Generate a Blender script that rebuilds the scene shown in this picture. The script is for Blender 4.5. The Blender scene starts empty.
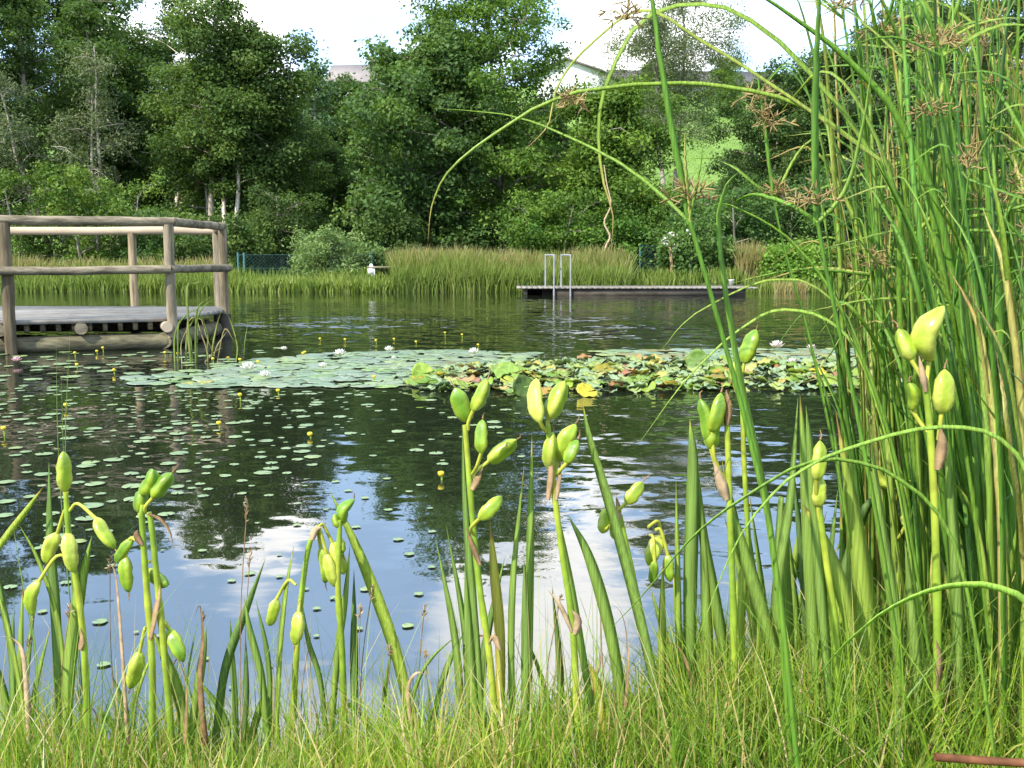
import bpy, math, random
import numpy as np
from mathutils import Vector, noise as mnoise

R = math.radians
rng = np.random.default_rng(7)
random.seed(7)
sc = bpy.context.scene
col = sc.collection

# ------------------------------------------------------------------ camera
F = 1005.0
CAM_Z = 0.95
PITCH = math.atan((384 - 257) / F)
cam_d = bpy.data.cameras.new('camera')
cam = bpy.data.objects.new('camera', cam_d)
col.objects.link(cam)
cam.location = (0, 0, CAM_Z)
cam.rotation_euler = (math.pi / 2 - PITCH, 0, 0)
cam_d.sensor_width = 36
cam_d.lens = 36 * F / 1024
cam_d.clip_start = 0.05
cam_d.clip_end = 3000
sc.camera = cam

CP, SP = math.cos(PITCH), math.sin(PITCH)


def ray(px, py):
    xc, yc = (px - 512) / F, (384 - py) / F
    return np.array([xc, CP + yc * SP, -SP + yc * CP])


def at(px, py, Y):
    r = ray(px, py)
    return np.array([0, 0, CAM_Z]) + r * (Y / r[1])


def at_z(px, py, z=0.0):
    r = ray(px, py)
    return np.array([0, 0, CAM_Z]) + r * ((z - CAM_Z) / r[2])


# ------------------------------------------------------------------ light
SUN_EL = 43.0
SUN_DIR = np.array([-0.66, -0.75])          # towards the sun, on the ground
SUN_DIR /= np.linalg.norm(SUN_DIR)
sun_vec = Vector((SUN_DIR[0] * math.cos(R(SUN_EL)), SUN_DIR[1] * math.cos(R(SUN_EL)), math.sin(R(SUN_EL))))
sl = bpy.data.lights.new('sun', 'SUN')
sl.energy = 4.8
sl.angle = R(0.53)
sl.color = (1.0, 0.95, 0.86)
so = bpy.data.objects.new('sun', sl)
col.objects.link(so)
so.rotation_euler = sun_vec.to_track_quat('Z', 'Y').to_euler()
so.location = (-30, -20, 40)

sc.view_settings.view_transform = 'Standard'
sc.view_settings.look = 'None'
sc.view_settings.exposure = 0.66
sc.view_settings.gamma = 1.0
sc.cycles.use_denoising = True
sc.cycles.max_bounces = 6
sc.cycles.transparent_max_bounces = 4
sc.cycles.caustics_reflective = False
sc.cycles.caustics_refractive = False

world = bpy.data.worlds.new('World')
sc.world = world
world.use_nodes = True


class NT:
    """small helper for node trees"""
    def __init__(self, tree):
        self.t = tree
        tree.nodes.clear()

    def n(self, kind, **kw):
        nd = self.t.nodes.new(kind)
        for k, v in kw.items():
            if k == 'inp':
                for a, b in v.items():
                    self.set(nd, a, b)
            else:
                setattr(nd, k, v)
        return nd

    def set(self, nd, a, b):
        s = nd.inputs[a]
        if isinstance(b, bpy.types.NodeSocket):
            self.t.links.new(b, s)
        elif isinstance(b, bpy.types.Node):
            self.t.links.new(b.outputs[0], s)
        else:
            s.default_value = b

    def math(self, op, a, b=0.0, c=0.0, clamp=False):
        nd = self.n('ShaderNodeMath', operation=op, use_clamp=clamp)
        self.set(nd, 0, a)
        self.set(nd, 1, b)
        if op in ('MULTIPLY_ADD', 'SMOOTH_MIN'):
            self.set(nd, 2, c)
        return nd.outputs[0]

    def smooth(self, v, lo, hi, a=0.0, b=1.0):
        nd = self.n('ShaderNodeMapRange', interpolation_type='SMOOTHSTEP')
        for i, x in enumerate((v, lo, hi, a, b)):
            self.set(nd, i, x)
        return nd.outputs[0]

    def mix(self, f, a, b, mode='MIX'):
        nd = self.n('ShaderNodeMix', data_type='RGBA', blend_type=mode)
        self.set(nd, 0, f)
        self.set(nd, 6, a)
        self.set(nd, 7, b)
        return nd.outputs[2]


def c4(c):
    return (c[0], c[1], c[2], 1.0)


def build_world():
    w = NT(world.node_tree)
    sky = w.n('ShaderNodeTexSky', sky_type='NISHITA', sun_disc=False)
    sky.sun_elevation = R(SUN_EL)
    sky.sun_rotation = math.atan2(SUN_DIR[0], SUN_DIR[1]) % (2 * math.pi)
    sky.air_density = 1.0
    sky.dust_density = 0.3
    sky.ozone_density = 1.6
    tc = w.n('ShaderNodeTexCoord')
    mp = w.n('ShaderNodeMapping', inp={'Vector': tc.outputs['Generated'], 'Scale': (1.0, 1.0, 2.6)})
    n1 = w.n('ShaderNodeTexNoise', inp={'Vector': mp.outputs[0], 'Scale': 4.2, 'Detail': 7.0, 'Roughness': 0.58})
    sep = w.n('ShaderNodeSeparateXYZ', inp={0: tc.outputs['Generated']})
    z = sep.outputs[2]
    # cloud banks: direction of the bank, its angular radius, its weight
    total = w.math('MULTIPLY', n1.outputs[0], 0.95)
    low = w.smooth(z, 0.17, 0.25, 0.08, 0.0)
    total = w.math('ADD', total, low)
    high = w.smooth(z, 0.30, 0.42, 0.0, 0.11)
    total = w.math('ADD', total, high)
    for px, py, rad, wt in CLOUDS:
        d = ray(px, py)
        d = d / np.linalg.norm(d)
        d[2] = abs(d[2])
        dot = w.n('ShaderNodeVectorMath', operation='DOT_PRODUCT',
                  inp={0: tc.outputs['Generated'], 1: tuple(float(q) for q in d)})
        b = w.smooth(dot.outputs['Value'], math.cos(rad), 1.0, 0.0, wt)
        total = w.math('ADD', total, b)
    mask = w.smooth(total, 0.50, 0.86, 0.03, 1.0)
    cloudc = w.n('ShaderNodeRGB')
    cloudc.outputs[0].default_value = (CLOUD_V, CLOUD_V * 0.985, CLOUD_V * 0.97, 1)
    veil = w.mix(w.smooth(n1.outputs[0], 0.2, 0.8, 0.32, 0.5), sky.outputs[0], (6.6, 9.8, 15.0, 1))
    m = w.mix(mask, veil, cloudc.outputs[0])
    bg = w.n('ShaderNodeBackground', inp={'Color': m, 'Strength': 0.15})
    out = w.n('ShaderNodeOutputWorld', inp={0: bg.outputs[0]})


CLOUD_V = 12.5
CLOUDS = [(250, 535, 0.09, 0.30), (535, 610, 0.12, 0.34), (600, 560, 0.10, 0.12), (455, 570, 0.04, 0.2), (640, 470, 0.10, 0.2), (330, 40, 0.12, 0.22), (590, 70, 0.06, 0.25), (150, 10, 0.12, 0.15),
          (350, 470, 0.07, -0.30), (375, 560, 0.085, -0.30), (330, 600, 0.07, -0.15), (90, 640, 0.16, -0.05),
          (550, 25, 0.05, -0.20), (10, 20, 0.06, -0.2), (900, 40, 0.06, -0.15)]
build_world()


# ------------------------------------------------------------------ mesh helpers
class MB:
    """collects vertices, quads and triangles; a tint value per vertex"""
    def __init__(self):
        self.v, self.q, self.t, self.c, self.n = [], [], [], [], 0

    def add(self, v, q=None, t=None, tint=0.5):
        v = np.asarray(v, float).reshape(-1, 3)
        self.v.append(v)
        if q is not None and len(q):
            self.q.append(np.asarray(q, int).reshape(-1, 4) + self.n)
        if t is not None and len(t):
            self.t.append(np.asarray(t, int).reshape(-1, 3) + self.n)
        tn = np.asarray(tint, float)
        self.c.append(np.broadcast_to(tn, (len(v),)) if tn.ndim == 0 else tn)
        self.n += len(v)
        return self

    def mesh(self, name, mat=None, offset=(0, 0, 0), smooth=False):
        me = bpy.data.meshes.new(name)
        v = np.concatenate(self.v) - np.asarray(offset, float)
        q = np.concatenate(self.q) if self.q else np.zeros((0, 4), int)
        t = np.concatenate(self.t) if self.t else np.zeros((0, 3), int)
        me.vertices.add(len(v))
        me.vertices.foreach_set('co', v.astype(np.float32).ravel())
        nl = q.size + t.size
        me.loops.add(nl)
        me.loops.foreach_set('vertex_index', np.concatenate([q.ravel(), t.ravel()]).astype(np.int32))
        me.polygons.add(len(q) + len(t))
        st = np.concatenate([np.arange(len(q)) * 4, q.size + np.arange(len(t)) * 3])
        me.polygons.foreach_set('loop_start', st.astype(np.int32))
        if smooth:
            me.polygons.foreach_set('use_smooth', np.ones(len(q) + len(t), bool))
        a = me.attributes.new('tint', 'FLOAT', 'POINT')
        a.data.foreach_set('value', np.concatenate(self.c).astype(np.float32))
        if mat:
            me.materials.append(mat)
        me.update(calc_edges=True)
        me.validate()
        return me


def obj(name, data, parent=None, color=None):
    o = bpy.data.objects.new(name, data)
    col.objects.link(o)
    if parent is not None:
        o.parent = parent
    if color is not None:
        o.color = c4(color)
    return o


def tag(o, label=None, cat=None, group=None, kind=None):
    if label:
        o['label'] = label
    if cat:
        o['category'] = cat
    if group:
        o['group'] = group
    if kind:
        o['kind'] = kind
    return o


def thing(name, loc, label, cat, group=None, rz=0.0):
    o = bpy.data.objects.new(name, None)
    o.empty_display_size = 0.1
    col.objects.link(o)
    o.location = loc
    o.rotation_euler = (0, 0, rz)
    return tag(o, label, cat, group)


def copy_tree(o, parent=None):
    c = o.copy()
    col.objects.link(c)
    if parent is not None:
        c.parent = parent
    for ch in list(o.children):
        copy_tree(ch, c)
    return c


def frames(P):
    P = np.asarray(P, float)
    T = np.gradient(P, axis=0)
    T /= np.linalg.norm(T, axis=1)[:, None] + 1e-12
    u = np.cross(T[0], [0.31, 0.9, 0.17])
    u /= np.linalg.norm(u)
    U = []
    for t in T:
        u = u - t * np.dot(u, t)
        u /= np.linalg.norm(u) + 1e-12
        U.append(u)
    U = np.array(U)
    return T, U, np.cross(T, U)


def tube(mb, P, rad, n=6, tint=0.5, cap=True, phase=0.0):
    P = np.asarray(P, float)
    k = len(P)
    rad = np.broadcast_to(np.asarray(rad, float), (k,))
    T, U, V = frames(P)
    a = np.arange(n) / n * 2 * math.pi + phase
    ring = (P[:, None, :] + rad[:, None, None] * (np.cos(a)[None, :, None] * U[:, None, :] + np.sin(a)[None, :, None] * V[:, None, :]))
    v = ring.reshape(-1, 3)
    i, j = np.meshgrid(np.arange(k - 1), np.arange(n), indexing='ij')
    q = np.stack([i * n + j, i * n + (j + 1) % n, (i + 1) * n + (j + 1) % n, (i + 1) * n + j], -1).reshape(-1, 4)
    t = []
    if cap:
        v = np.concatenate([v, P[:1], P[-1:], ring[0], ring[-1]])
        c0 = k * n + 2
        for m in range(n):
            t.append((k * n, c0 + (m + 1) % n, c0 + m))
            t.append((k * n + 1, c0 + n + m, c0 + n + (m + 1) % n))
    tn = tint
    if np.ndim(tint) == 1:
        tn = np.repeat(np.asarray(tint), n)
        if cap:
            tn = np.concatenate([tn, [tint[0], tint[-1]], np.repeat([tint[0], tint[-1]], n)])
    mb.add(v, q, t, tn)


def box(mb, c, s, rz=0.0, tint=0.5):
    s = np.asarray(s, float) / 2
    v = np.array([[x, y, z] for x in (-1, 1) for y in (-1, 1) for z in (-1, 1)], float) * s
    cr, sr = math.cos(rz), math.sin(rz)
    v = np.stack([v[:, 0] * cr - v[:, 1] * sr, v[:, 0] * sr + v[:, 1] * cr, v[:, 2]], 1) + np.asarray(c, float)
    q = [(0, 1, 3, 2), (4, 6, 7, 5), (0, 4, 5, 1), (2, 3, 7, 6), (0, 2, 6, 4), (1, 5, 7, 3)]
    mb.add(v, q, None, tint)


def prism(mb, poly, z0, z1, tint=0.5):
    """vertical prism over a convex polygon"""
    n = len(poly)
    v = [(p[0], p[1], z0) for p in poly] + [(p[0], p[1], z1) for p in poly]
    q = [(i, (i + 1) % n, n + (i + 1) % n, n + i) for i in range(n)]
    t = [(n, n + i, n + i + 1) for i in range(1, n - 1)] + [(0, i + 1, i) for i in range(1, n - 1)]
    mb.add(v, q, t, tint)


def spline(pts, n=16):
    """Catmull-Rom through the points"""
    p = np.asarray(pts, float)
    if len(p) == 2:
        return p[0] + (p[1] - p[0]) * np.linspace(0, 1, n)[:, None]
    p = np.concatenate([[2 * p[0] - p[1]], p, [2 * p[-1] - p[-2]]])
    m = len(p) - 3
    out = []
    for s in np.linspace(0, m, n):
        i = min(int(s), m - 1)
        t = s - i
        a, b, c, d = p[i:i + 4]
        out.append(0.5 * (2 * b + (c - a) * t + (2 * a - 5 * b + 4 * c - d) * t * t + (3 * b - a - 3 * c + d) * t ** 3))
    return np.array(out)


def blade(mb, P, width, face=None, thick=0.12, fold=0.0, tint=0.5, twist=0.0, rib=0.06):
    """long leaf: four-cornered section (two edges, a front and a back midrib)"""
    P = np.asarray(P, float)
    k = len(P)
    width = np.broadcast_to(np.asarray(width, float), (k,))
    T = np.gradient(P, axis=0)
    T /= np.linalg.norm(T, axis=1)[:, None] + 1e-12
    if face is None:
        face = np.array([0, -1.0, 0.2])
    face = np.asarray(face, float)
    S = np.cross(T, face)
    S /= np.linalg.norm(S, axis=1)[:, None] + 1e-9
    N = np.cross(S, T)
    if twist:
        a = np.linspace(0, twist, k)[:, None]
        S, N = S * np.cos(a) + N * np.sin(a), N * np.cos(a) - S * np.sin(a)
    w = width[:, None] / 2
    th = width[:, None] * thick / 2
    fo = width[:, None] * fold
    ring = np.stack([P - S * w, P - N * (fo - th), P + S * w, P - N * (fo + th)], 1)
    v = ring.reshape(-1, 3)
    i, j = np.meshgrid(np.arange(k - 1), np.arange(4), indexing='ij')
    q = np.stack([i * 4 + j, i * 4 + (j + 1) % 4, (i + 1) * 4 + (j + 1) % 4, (i + 1) * 4 + j], -1).reshape(-1, 4)
    tn = np.repeat(np.broadcast_to(np.asarray(tint, float), (k,)), 4)
    tn = np.clip(tn + np.tile([rib * rng.uniform(-0.6, 1.4), -rib, rib * rng.uniform(-0.6, 1.4), -0.02], k), 0, 1)
    mb.add(v, q, None, tn)


def blades_many(mb, base, height, width, lean, az, seg=4, tint=None, curl=1.6, roll=None):
    """many thin curved grass blades at once"""
    n = len(base)
    t = np.linspace(0, 1, seg + 1)
    d = np.stack([np.cos(az), np.sin(az), np.zeros(n)], 1)
    ro = az + (rng.uniform(0, math.pi, n) if roll is None else roll)
    s = np.stack([np.cos(ro), np.sin(ro), np.zeros(n)], 1)
    P = base[:, None, :] + d[:, None, :] * (lean * height)[:, None, None] * (t ** curl)[None, :, None]
    up = height[:, None] * (t[None, :] - 0.35 * np.minimum(lean, 1.2)[:, None] * t[None, :] ** 2.5)
    P[:, :, 2] += up
    w = width[:, None] * np.clip(1.05 - t ** 2.2, 0.04, 1)[None, :]
    L = P - s[:, None, :] * w[:, :, None] / 2
    Rr = P + s[:, None, :] * w[:, :, None] / 2
    v = np.stack([L, Rr], 2).reshape(-1, 3)
    m = 2 * (seg + 1)
    qs = []
    for k in range(seg):
        qs.append(np.array([2 * k, 2 * k + 1, 2 * k + 3, 2 * k + 2]))
    q = (np.arange(n)[:, None, None] * m + np.array(qs)[None]).reshape(-1, 4)
    tn = np.repeat(tint if tint is not None else rng.uniform(0, 1, n), m)
    mb.add(v, q, None, tn)


# ------------------------------------------------------------------ materials
def ramp(w, fac, stops):
    r = w.n('ShaderNodeValToRGB', inp={0: fac})
    e = r.color_ramp.elements
    while len(e) < len(stops):
        e.new(0.5)
    for k, (p, c) in enumerate(stops):
        e[k].position = p
        e[k].color = c4(c)
    return r.outputs[0]


def leaf_mat(name, stops, trans=0.3, rough=0.5, spec=0.35, noise_scale=0.0, noise_amt=0.3, bump=0.0, bump_scale=60, stretch=None):
    m = bpy.data.materials.new(name)
    m.use_nodes = True
    w = NT(m.node_tree)
    at_ = w.n('ShaderNodeAttribute', attribute_name='tint')
    oi = w.n('ShaderNodeObjectInfo')
    c = ramp(w, at_.outputs['Fac'], stops)
    c = w.mix(1.0, c, oi.outputs['Color'], 'MULTIPLY')
    if noise_scale:
        tc = w.n('ShaderNodeTexCoord')
        vec = tc.outputs['Object']
        if stretch:
            vec = w.n('ShaderNodeMapping', inp={'Vector': vec, 'Scale': stretch}).outputs[0]
        nz = w.n('ShaderNodeTexNoise', inp={'Vector': vec, 'Scale': noise_scale, 'Detail': 3.0})
        f = w.smooth(nz.outputs[0], 0.3, 0.7, 1 - noise_amt, 1 + noise_amt)
        hsv = w.n('ShaderNodeHueSaturation', inp={'Value': f, 'Color': c})
        c = hsv.outputs[0]
    p = w.n('ShaderNodeBsdfPrincipled', inp={'Base Color': c, 'Roughness': rough, 'Specular IOR Level': spec})
    if bump:
        tc = w.n('ShaderNodeTexCoord')
        nz = w.n('ShaderNodeTexNoise', inp={'Vector': tc.outputs['Object'], 'Scale': bump_scale, 'Detail': 2.0})
        b = w.n('ShaderNodeBump', inp={'Height': nz.outputs[0], 'Strength': bump, 'Distance': 0.01})
        w.set(p, 'Normal', b.outputs[0])
    sh = p.outputs[0]
    if trans > 0:
        tcol = w.mix(1.0, c, (1.25, 1.25, 0.55, 1), 'MULTIPLY')
        tr = w.n('ShaderNodeBsdfTranslucent', inp={'Color': tcol})
        mx = w.n('ShaderNodeMixShader', inp={0: trans, 1: sh, 2: tr.outputs[0]})
        sh = mx.outputs[0]
    w.n('ShaderNodeOutputMaterial', inp={0: sh})
    return m


def rough_mat(name, c1, c2, scale=8.0, rough=0.8, spec=0.25, stretch=(1, 1, 1), bump=0.3, bdist=0.01, objcol=True):
    m = bpy.data.materials.new(name)
    m.use_nodes = True
    w = NT(m.node_tree)
    tc = w.n('ShaderNodeTexCoord')
    mp = w.n('ShaderNodeMapping', inp={'Vector': tc.outputs['Object'], 'Scale': stretch})
    nz = w.n('ShaderNodeTexNoise', inp={'Vector': mp.outputs[0], 'Scale': scale, 'Detail': 6.0, 'Roughness': 0.65})
    n2 = w.n('ShaderNodeTexNoise', inp={'Vector': tc.outputs['Object'], 'Scale': scale * 0.23, 'Detail': 2.0})
    f = w.math('ADD', w.math('MULTIPLY', nz.outputs[0], 0.65), w.math('MULTIPLY', n2.outputs[0], 0.35))
    f = w.smooth(f, 0.34, 0.66)
    c = w.mix(f, c4(c1), c4(c2))
    at_ = w.n('ShaderNodeAttribute', attribute_name='tint')
    hv = w.n('ShaderNodeHueSaturation', inp={'Value': w.math('MULTIPLY_ADD', at_.outputs['Fac'], 0.6, 0.7), 'Color': c})
    c = hv.outputs[0]
    if objcol:
        oi = w.n('ShaderNodeObjectInfo')
        c = w.mix(1.0, c, oi.outputs['Color'], 'MULTIPLY')
    p = w.n('ShaderNodeBsdfPrincipled', inp={'Base Color': c, 'Roughness': rough, 'Specular IOR Level': spec})
    b = w.n('ShaderNodeBump', inp={'Height': nz.outputs[0], 'Strength': bump, 'Distance': bdist})
    w.set(p, 'Normal', b.outputs[0])
    w.n('ShaderNodeOutputMaterial', inp={0: p.outputs[0]})
    return m


M = {}
M['alder'] = leaf_mat('alder_leaf', [(0.0, (0.058, 0.102, 0.029)), (0.6, (0.101, 0.170, 0.043)), (1.0, (0.173, 0.245, 0.059))], 0.4, 0.6, 0.16)
M['ash'] = leaf_mat('ash_leaf', [(0.0, (0.068, 0.132, 0.023)), (0.6, (0.120, 0.217, 0.036)), (1.0, (0.200, 0.310, 0.054))], 0.4, 0.6, 0.16)
M['willow'] = leaf_mat('willow_leaf', [(0.0, (0.098, 0.132, 0.063)), (0.6, (0.149, 0.193, 0.086)), (1.0, (0.218, 0.242, 0.115))], 0.3, 0.6, 0.16)
M['shrub'] = leaf_mat('shrub_leaf', [(0.0, (0.068, 0.129, 0.023)), (0.6, (0.124, 0.215, 0.037)), (1.0, (0.225, 0.301, 0.053))], 0.32, 0.6, 0.16)
M['silver'] = leaf_mat('silver_leaf', [(0.0, (0.099, 0.165, 0.083)), (0.6, (0.165, 0.242, 0.121)), (1.0, (0.253, 0.330, 0.176))], 0.3, 0.6, 0.16)
M['dark'] = leaf_mat('dark_leaf', [(0.0, (0.037, 0.074, 0.025)), (0.6, (0.076, 0.136, 0.038)), (1.0, (0.143, 0.210, 0.050))], 0.4, 0.6, 0.16)
M['white_flower'] = leaf_mat('white_petal', [(0.0, (0.75, 0.74, 0.70)), (1.0, (0.82, 0.8, 0.78))], 0.25, 0.5, 0.2)
M['yellow_flower'] = leaf_mat('yellow_petal', [(0.0, (0.75, 0.58, 0.03)), (1.0, (0.8, 0.66, 0.06))], 0.2, 0.4, 0.3)
M['bark'] = rough_mat('bark', (0.12, 0.10, 0.075), (0.34, 0.30, 0.24), 6, 0.9, 0.15, (1, 1, 0.3), 0.5, 0.03)
M['reed'] = leaf_mat('reed_leaf', [(0.0, (0.093, 0.145, 0.027)), (0.45, (0.187, 0.264, 0.045)), (0.75, (0.281, 0.306, 0.081)), (1.0, (0.357, 0.281, 0.135))], 0.35, 0.5, 0.3)
M['grass'] = leaf_mat('grass_blade', [(0.0, (0.08, 0.165, 0.02)), (0.5, (0.21, 0.335, 0.03)), (0.85, (0.40, 0.45, 0.055)), (0.97, (0.5, 0.38, 0.16)), (1.0, (0.55, 0.45, 0.28))], 0.38, 0.45, 0.35)
M['iris'] = leaf_mat('iris_leaf', [(0.0, (0.15, 0.255, 0.085)), (0.45, (0.28, 0.41, 0.09)), (0.75, (0.43, 0.53, 0.09)), (0.93, (0.60, 0.50, 0.12)), (1.0, (0.26, 0.15, 0.07))], 0.48, 0.42, 0.4, 9.0, 0.24, stretch=(60, 60, 1))
M['sedge'] = leaf_mat('sedge_leaf', [(0.0, (0.085, 0.19, 0.03)), (0.45, (0.18, 0.36, 0.045)), (0.75, (0.36, 0.47, 0.08)), (0.93, (0.58, 0.48, 0.17)), (1.0, (0.42, 0.25, 0.11))], 0.46, 0.42, 0.35, 8.0, 0.24, stretch=(60, 60, 1))
M['pod'] = leaf_mat('pod_skin', [(0.0, (0.13, 0.26, 0.022)), (0.5, (0.33, 0.43, 0.035)), (1.0, (0.52, 0.53, 0.10))], 0.12, 0.34, 0.5, 45.0, 0.22, 0.12, 90)
M['stem'] = leaf_mat('iris_stem', [(0.0, (0.16, 0.28, 0.03)), (0.5, (0.30, 0.40, 0.04)), (1.0, (0.50, 0.47, 0.06))], 0.15, 0.4, 0.4, 40.0, 0.2)
M['bract'] = leaf_mat('dry_bract', [(0.0, (0.22, 0.12, 0.06)), (0.5, (0.42, 0.27, 0.14)), (1.0, (0.62, 0.48, 0.32))], 0.25, 0.7, 0.2, 60.0, 0.3)
M['spikelet'] = leaf_mat('spikelet', [(0.0, (0.17, 0.10, 0.045)), (0.5, (0.30, 0.20, 0.08)), (1.0, (0.44, 0.34, 0.14))], 0.25, 0.6, 0.25)
M['pad'] = leaf_mat('lily_pad_skin', [(0.0, (0.13, 0.20, 0.085)), (0.5, (0.18, 0.25, 0.11)), (1.0, (0.25, 0.31, 0.13))], 0.06, 0.3, 0.8, 14.0, 0.25, 0.15, 30)
M['log'] = rough_mat('weathered_log', (0.085, 0.07, 0.047), (0.30, 0.25, 0.17), 9, 0.9, 0.15, (0.25, 1.3, 2.6), 0.7, 0.02)
M['postlog'] = rough_mat('weathered_post', (0.085, 0.07, 0.045), (0.32, 0.265, 0.18), 9, 0.9, 0.15, (2.6, 2.6, 0.22), 0.7, 0.02)
M['deckwood'] = rough_mat('deck_plank_wood', (0.23, 0.20, 0.165), (0.37, 0.335, 0.28), 7, 0.8, 0.2, (1, 1, 1), 0.35, 0.006)
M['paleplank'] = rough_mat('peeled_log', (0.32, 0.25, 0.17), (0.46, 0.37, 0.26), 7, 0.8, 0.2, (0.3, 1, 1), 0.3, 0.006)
M['darkwood'] = rough_mat('wet_wood', (0.05, 0.042, 0.032), (0.12, 0.10, 0.075), 8, 0.8, 0.2, (0.4, 1, 1), 0.4, 0.01)
M['soil'] = rough_mat('soil', (0.05, 0.04, 0.02), (0.10, 0.08, 0.04), 10, 0.9, 0.1)
M['whitewall'] = rough_mat('white_render', (0.72, 0.71, 0.68), (0.80, 0.79, 0.76), 2, 0.85, 0.2, (1, 1, 1), 0.1)
M['rooftile'] = rough_mat('roof_tiles', (0.20, 0.17, 0.155), (0.30, 0.26, 0.24), 3, 0.8, 0.2, (1, 6, 1), 0.4, 0.03)
M['darkroof'] = rough_mat('dark_roof', (0.10, 0.09, 0.085), (0.17, 0.15, 0.135), 3, 0.8, 0.2, (1, 6, 1), 0.4, 0.03)
M['glasspane'] = rough_mat('window_glass', (0.02, 0.025, 0.03), (0.04, 0.05, 0.06), 1, 0.06, 0.6, (1, 1, 1), 0.0)
M['steel'] = rough_mat('steel_tube', (0.2, 0.2, 0.2), (0.28, 0.28, 0.28), 6, 0.35, 0.6, (1, 1, 1), 0.05)
M['teal'] = rough_mat('teal_paint', (0.04, 0.13, 0.12), (0.06, 0.17, 0.16), 6, 0.5, 0.4, (1, 1, 1), 0.05)
M['wire'] = rough_mat('coated_wire', (0.03, 0.09, 0.085), (0.05, 0.12, 0.11), 6, 0.5, 0.4, (1, 1, 1), 0.0)
M['whitepaint'] = rough_mat('white_paint', (0.70, 0.70, 0.67), (0.8, 0.8, 0.77), 6, 0.5, 0.4, (1, 1, 1), 0.1)

# ------------------------------------------------------------------ the ground
def shore_near(x):
    return 1.92 + 0.10 * np.sin(x * 2.3 + 0.6) + 0.05 * np.sin(x * 6.1) + 1.5 / (1 + np.exp(-(x - 1.25) * 4.5))


def shore_far(x):
    return 28.0 + 0.35 * np.sin(x * 0.7) + 0.2 * np.sin(x * 1.9 + 1)


def ground_z(x, y):
    x = np.asarray(x, float)
    y = np.asarray(y, float)
    d = np.minimum(np.minimum(y - shore_near(x), shore_far(x) - y), np.minimum(x + 20.0, 21.0 - x))
    edge = np.where(d > 0, -np.minimum(d * 0.35, 1.2), np.minimum(-d * 0.34, 0.25))
    up = np.clip(y - 44.0, 0, 72.0)
    side = 0.86 + 0.14 / (1 + np.exp(-(x - 0.0) * 0.25))
    hill = up * up / (up + 6.0) * 0.315 * side
    bump = 0.25 * np.sin(x * 0.21 + y * 0.13) * np.clip((y - 40) / 30, 0, 1) + 0.012 * np.sin(x * 9 + 1.3) * np.sin(y * 11)
    return edge + hill + bump


def gz(x, y):
    return float(ground_z(x, y))


def build_ground():
    xs = np.unique(np.round(np.concatenate([np.linspace(-400, -45, 20), np.linspace(-45, -3, 60), np.linspace(-3, 4, 100), np.linspace(4, 45, 60), np.linspace(45, 400, 20)]), 3))
    ys = np.unique(np.round(np.concatenate([np.linspace(-60, -2, 15), np.linspace(-2, 5, 120), np.linspace(5, 26, 22), np.linspace(26, 31, 36), np.linspace(31, 125, 95), np.linspace(125, 700, 24)]), 3))
    X, Y = np.meshgrid(xs, ys, indexing='ij')
    v = np.stack([X, Y, ground_z(X, Y)], -1).reshape(-1, 3)
    nx, ny = len(xs), len(ys)
    i, j = np.meshgrid(np.arange(nx - 1), np.arange(ny - 1), indexing='ij')
    q = np.stack([i * ny + j, (i + 1) * ny + j, (i + 1) * ny + j + 1, i * ny + j + 1], -1).reshape(-1, 4)
    m = bpy.data.materials.new('ground')
    m.use_nodes = True
    w = NT(m.node_tree)
    g = w.n('ShaderNodeNewGeometry')
    n1 = w.n('ShaderNodeTexNoise', inp={'Vector': g.outputs['Position'], 'Scale': 0.35, 'Detail': 6.0, 'Roughness': 0.7})
    n2 = w.n('ShaderNodeTexNoise', inp={'Vector': g.outputs['Position'], 'Scale': 9.0, 'Detail': 5.0, 'Roughness': 0.7})
    a = w.mix(w.smooth(n2.outputs[0], 0.35, 0.65), (0.04, 0.042, 0.015, 1), (0.075, 0.11, 0.025, 1))
    b = w.mix(w.smooth(n1.outputs[0], 0.35, 0.65), (0.125, 0.205, 0.045, 1), (0.175, 0.26, 0.06, 1))
    b = w.mix(w.smooth(n2.outputs[0], 0.3, 0.7, 0.0, 0.35), b, (0.1, 0.2, 0.03, 1))
    sep = w.n('ShaderNodeSeparateXYZ', inp={0: g.outputs['Position']})
    c = w.mix(w.smooth(sep.outputs[1], 47.0, 55.0), a, b)
    p = w.n('ShaderNodeBsdfPrincipled', inp={'Base Color': c, 'Roughness': 0.95, 'Specular IOR Level': 0.1})
    bp = w.n('ShaderNodeBump', inp={'Height': n2.outputs[0], 'Strength': 0.6, 'Distance': 0.05})
    w.set(p, 'Normal', bp.outputs[0])
    w.n('ShaderNodeOutputMaterial', inp={0: p.outputs[0]})
    o = obj('ground', MB().add(v, q).mesh('ground', m, smooth=True))
    tag(o, kind='structure')


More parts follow.
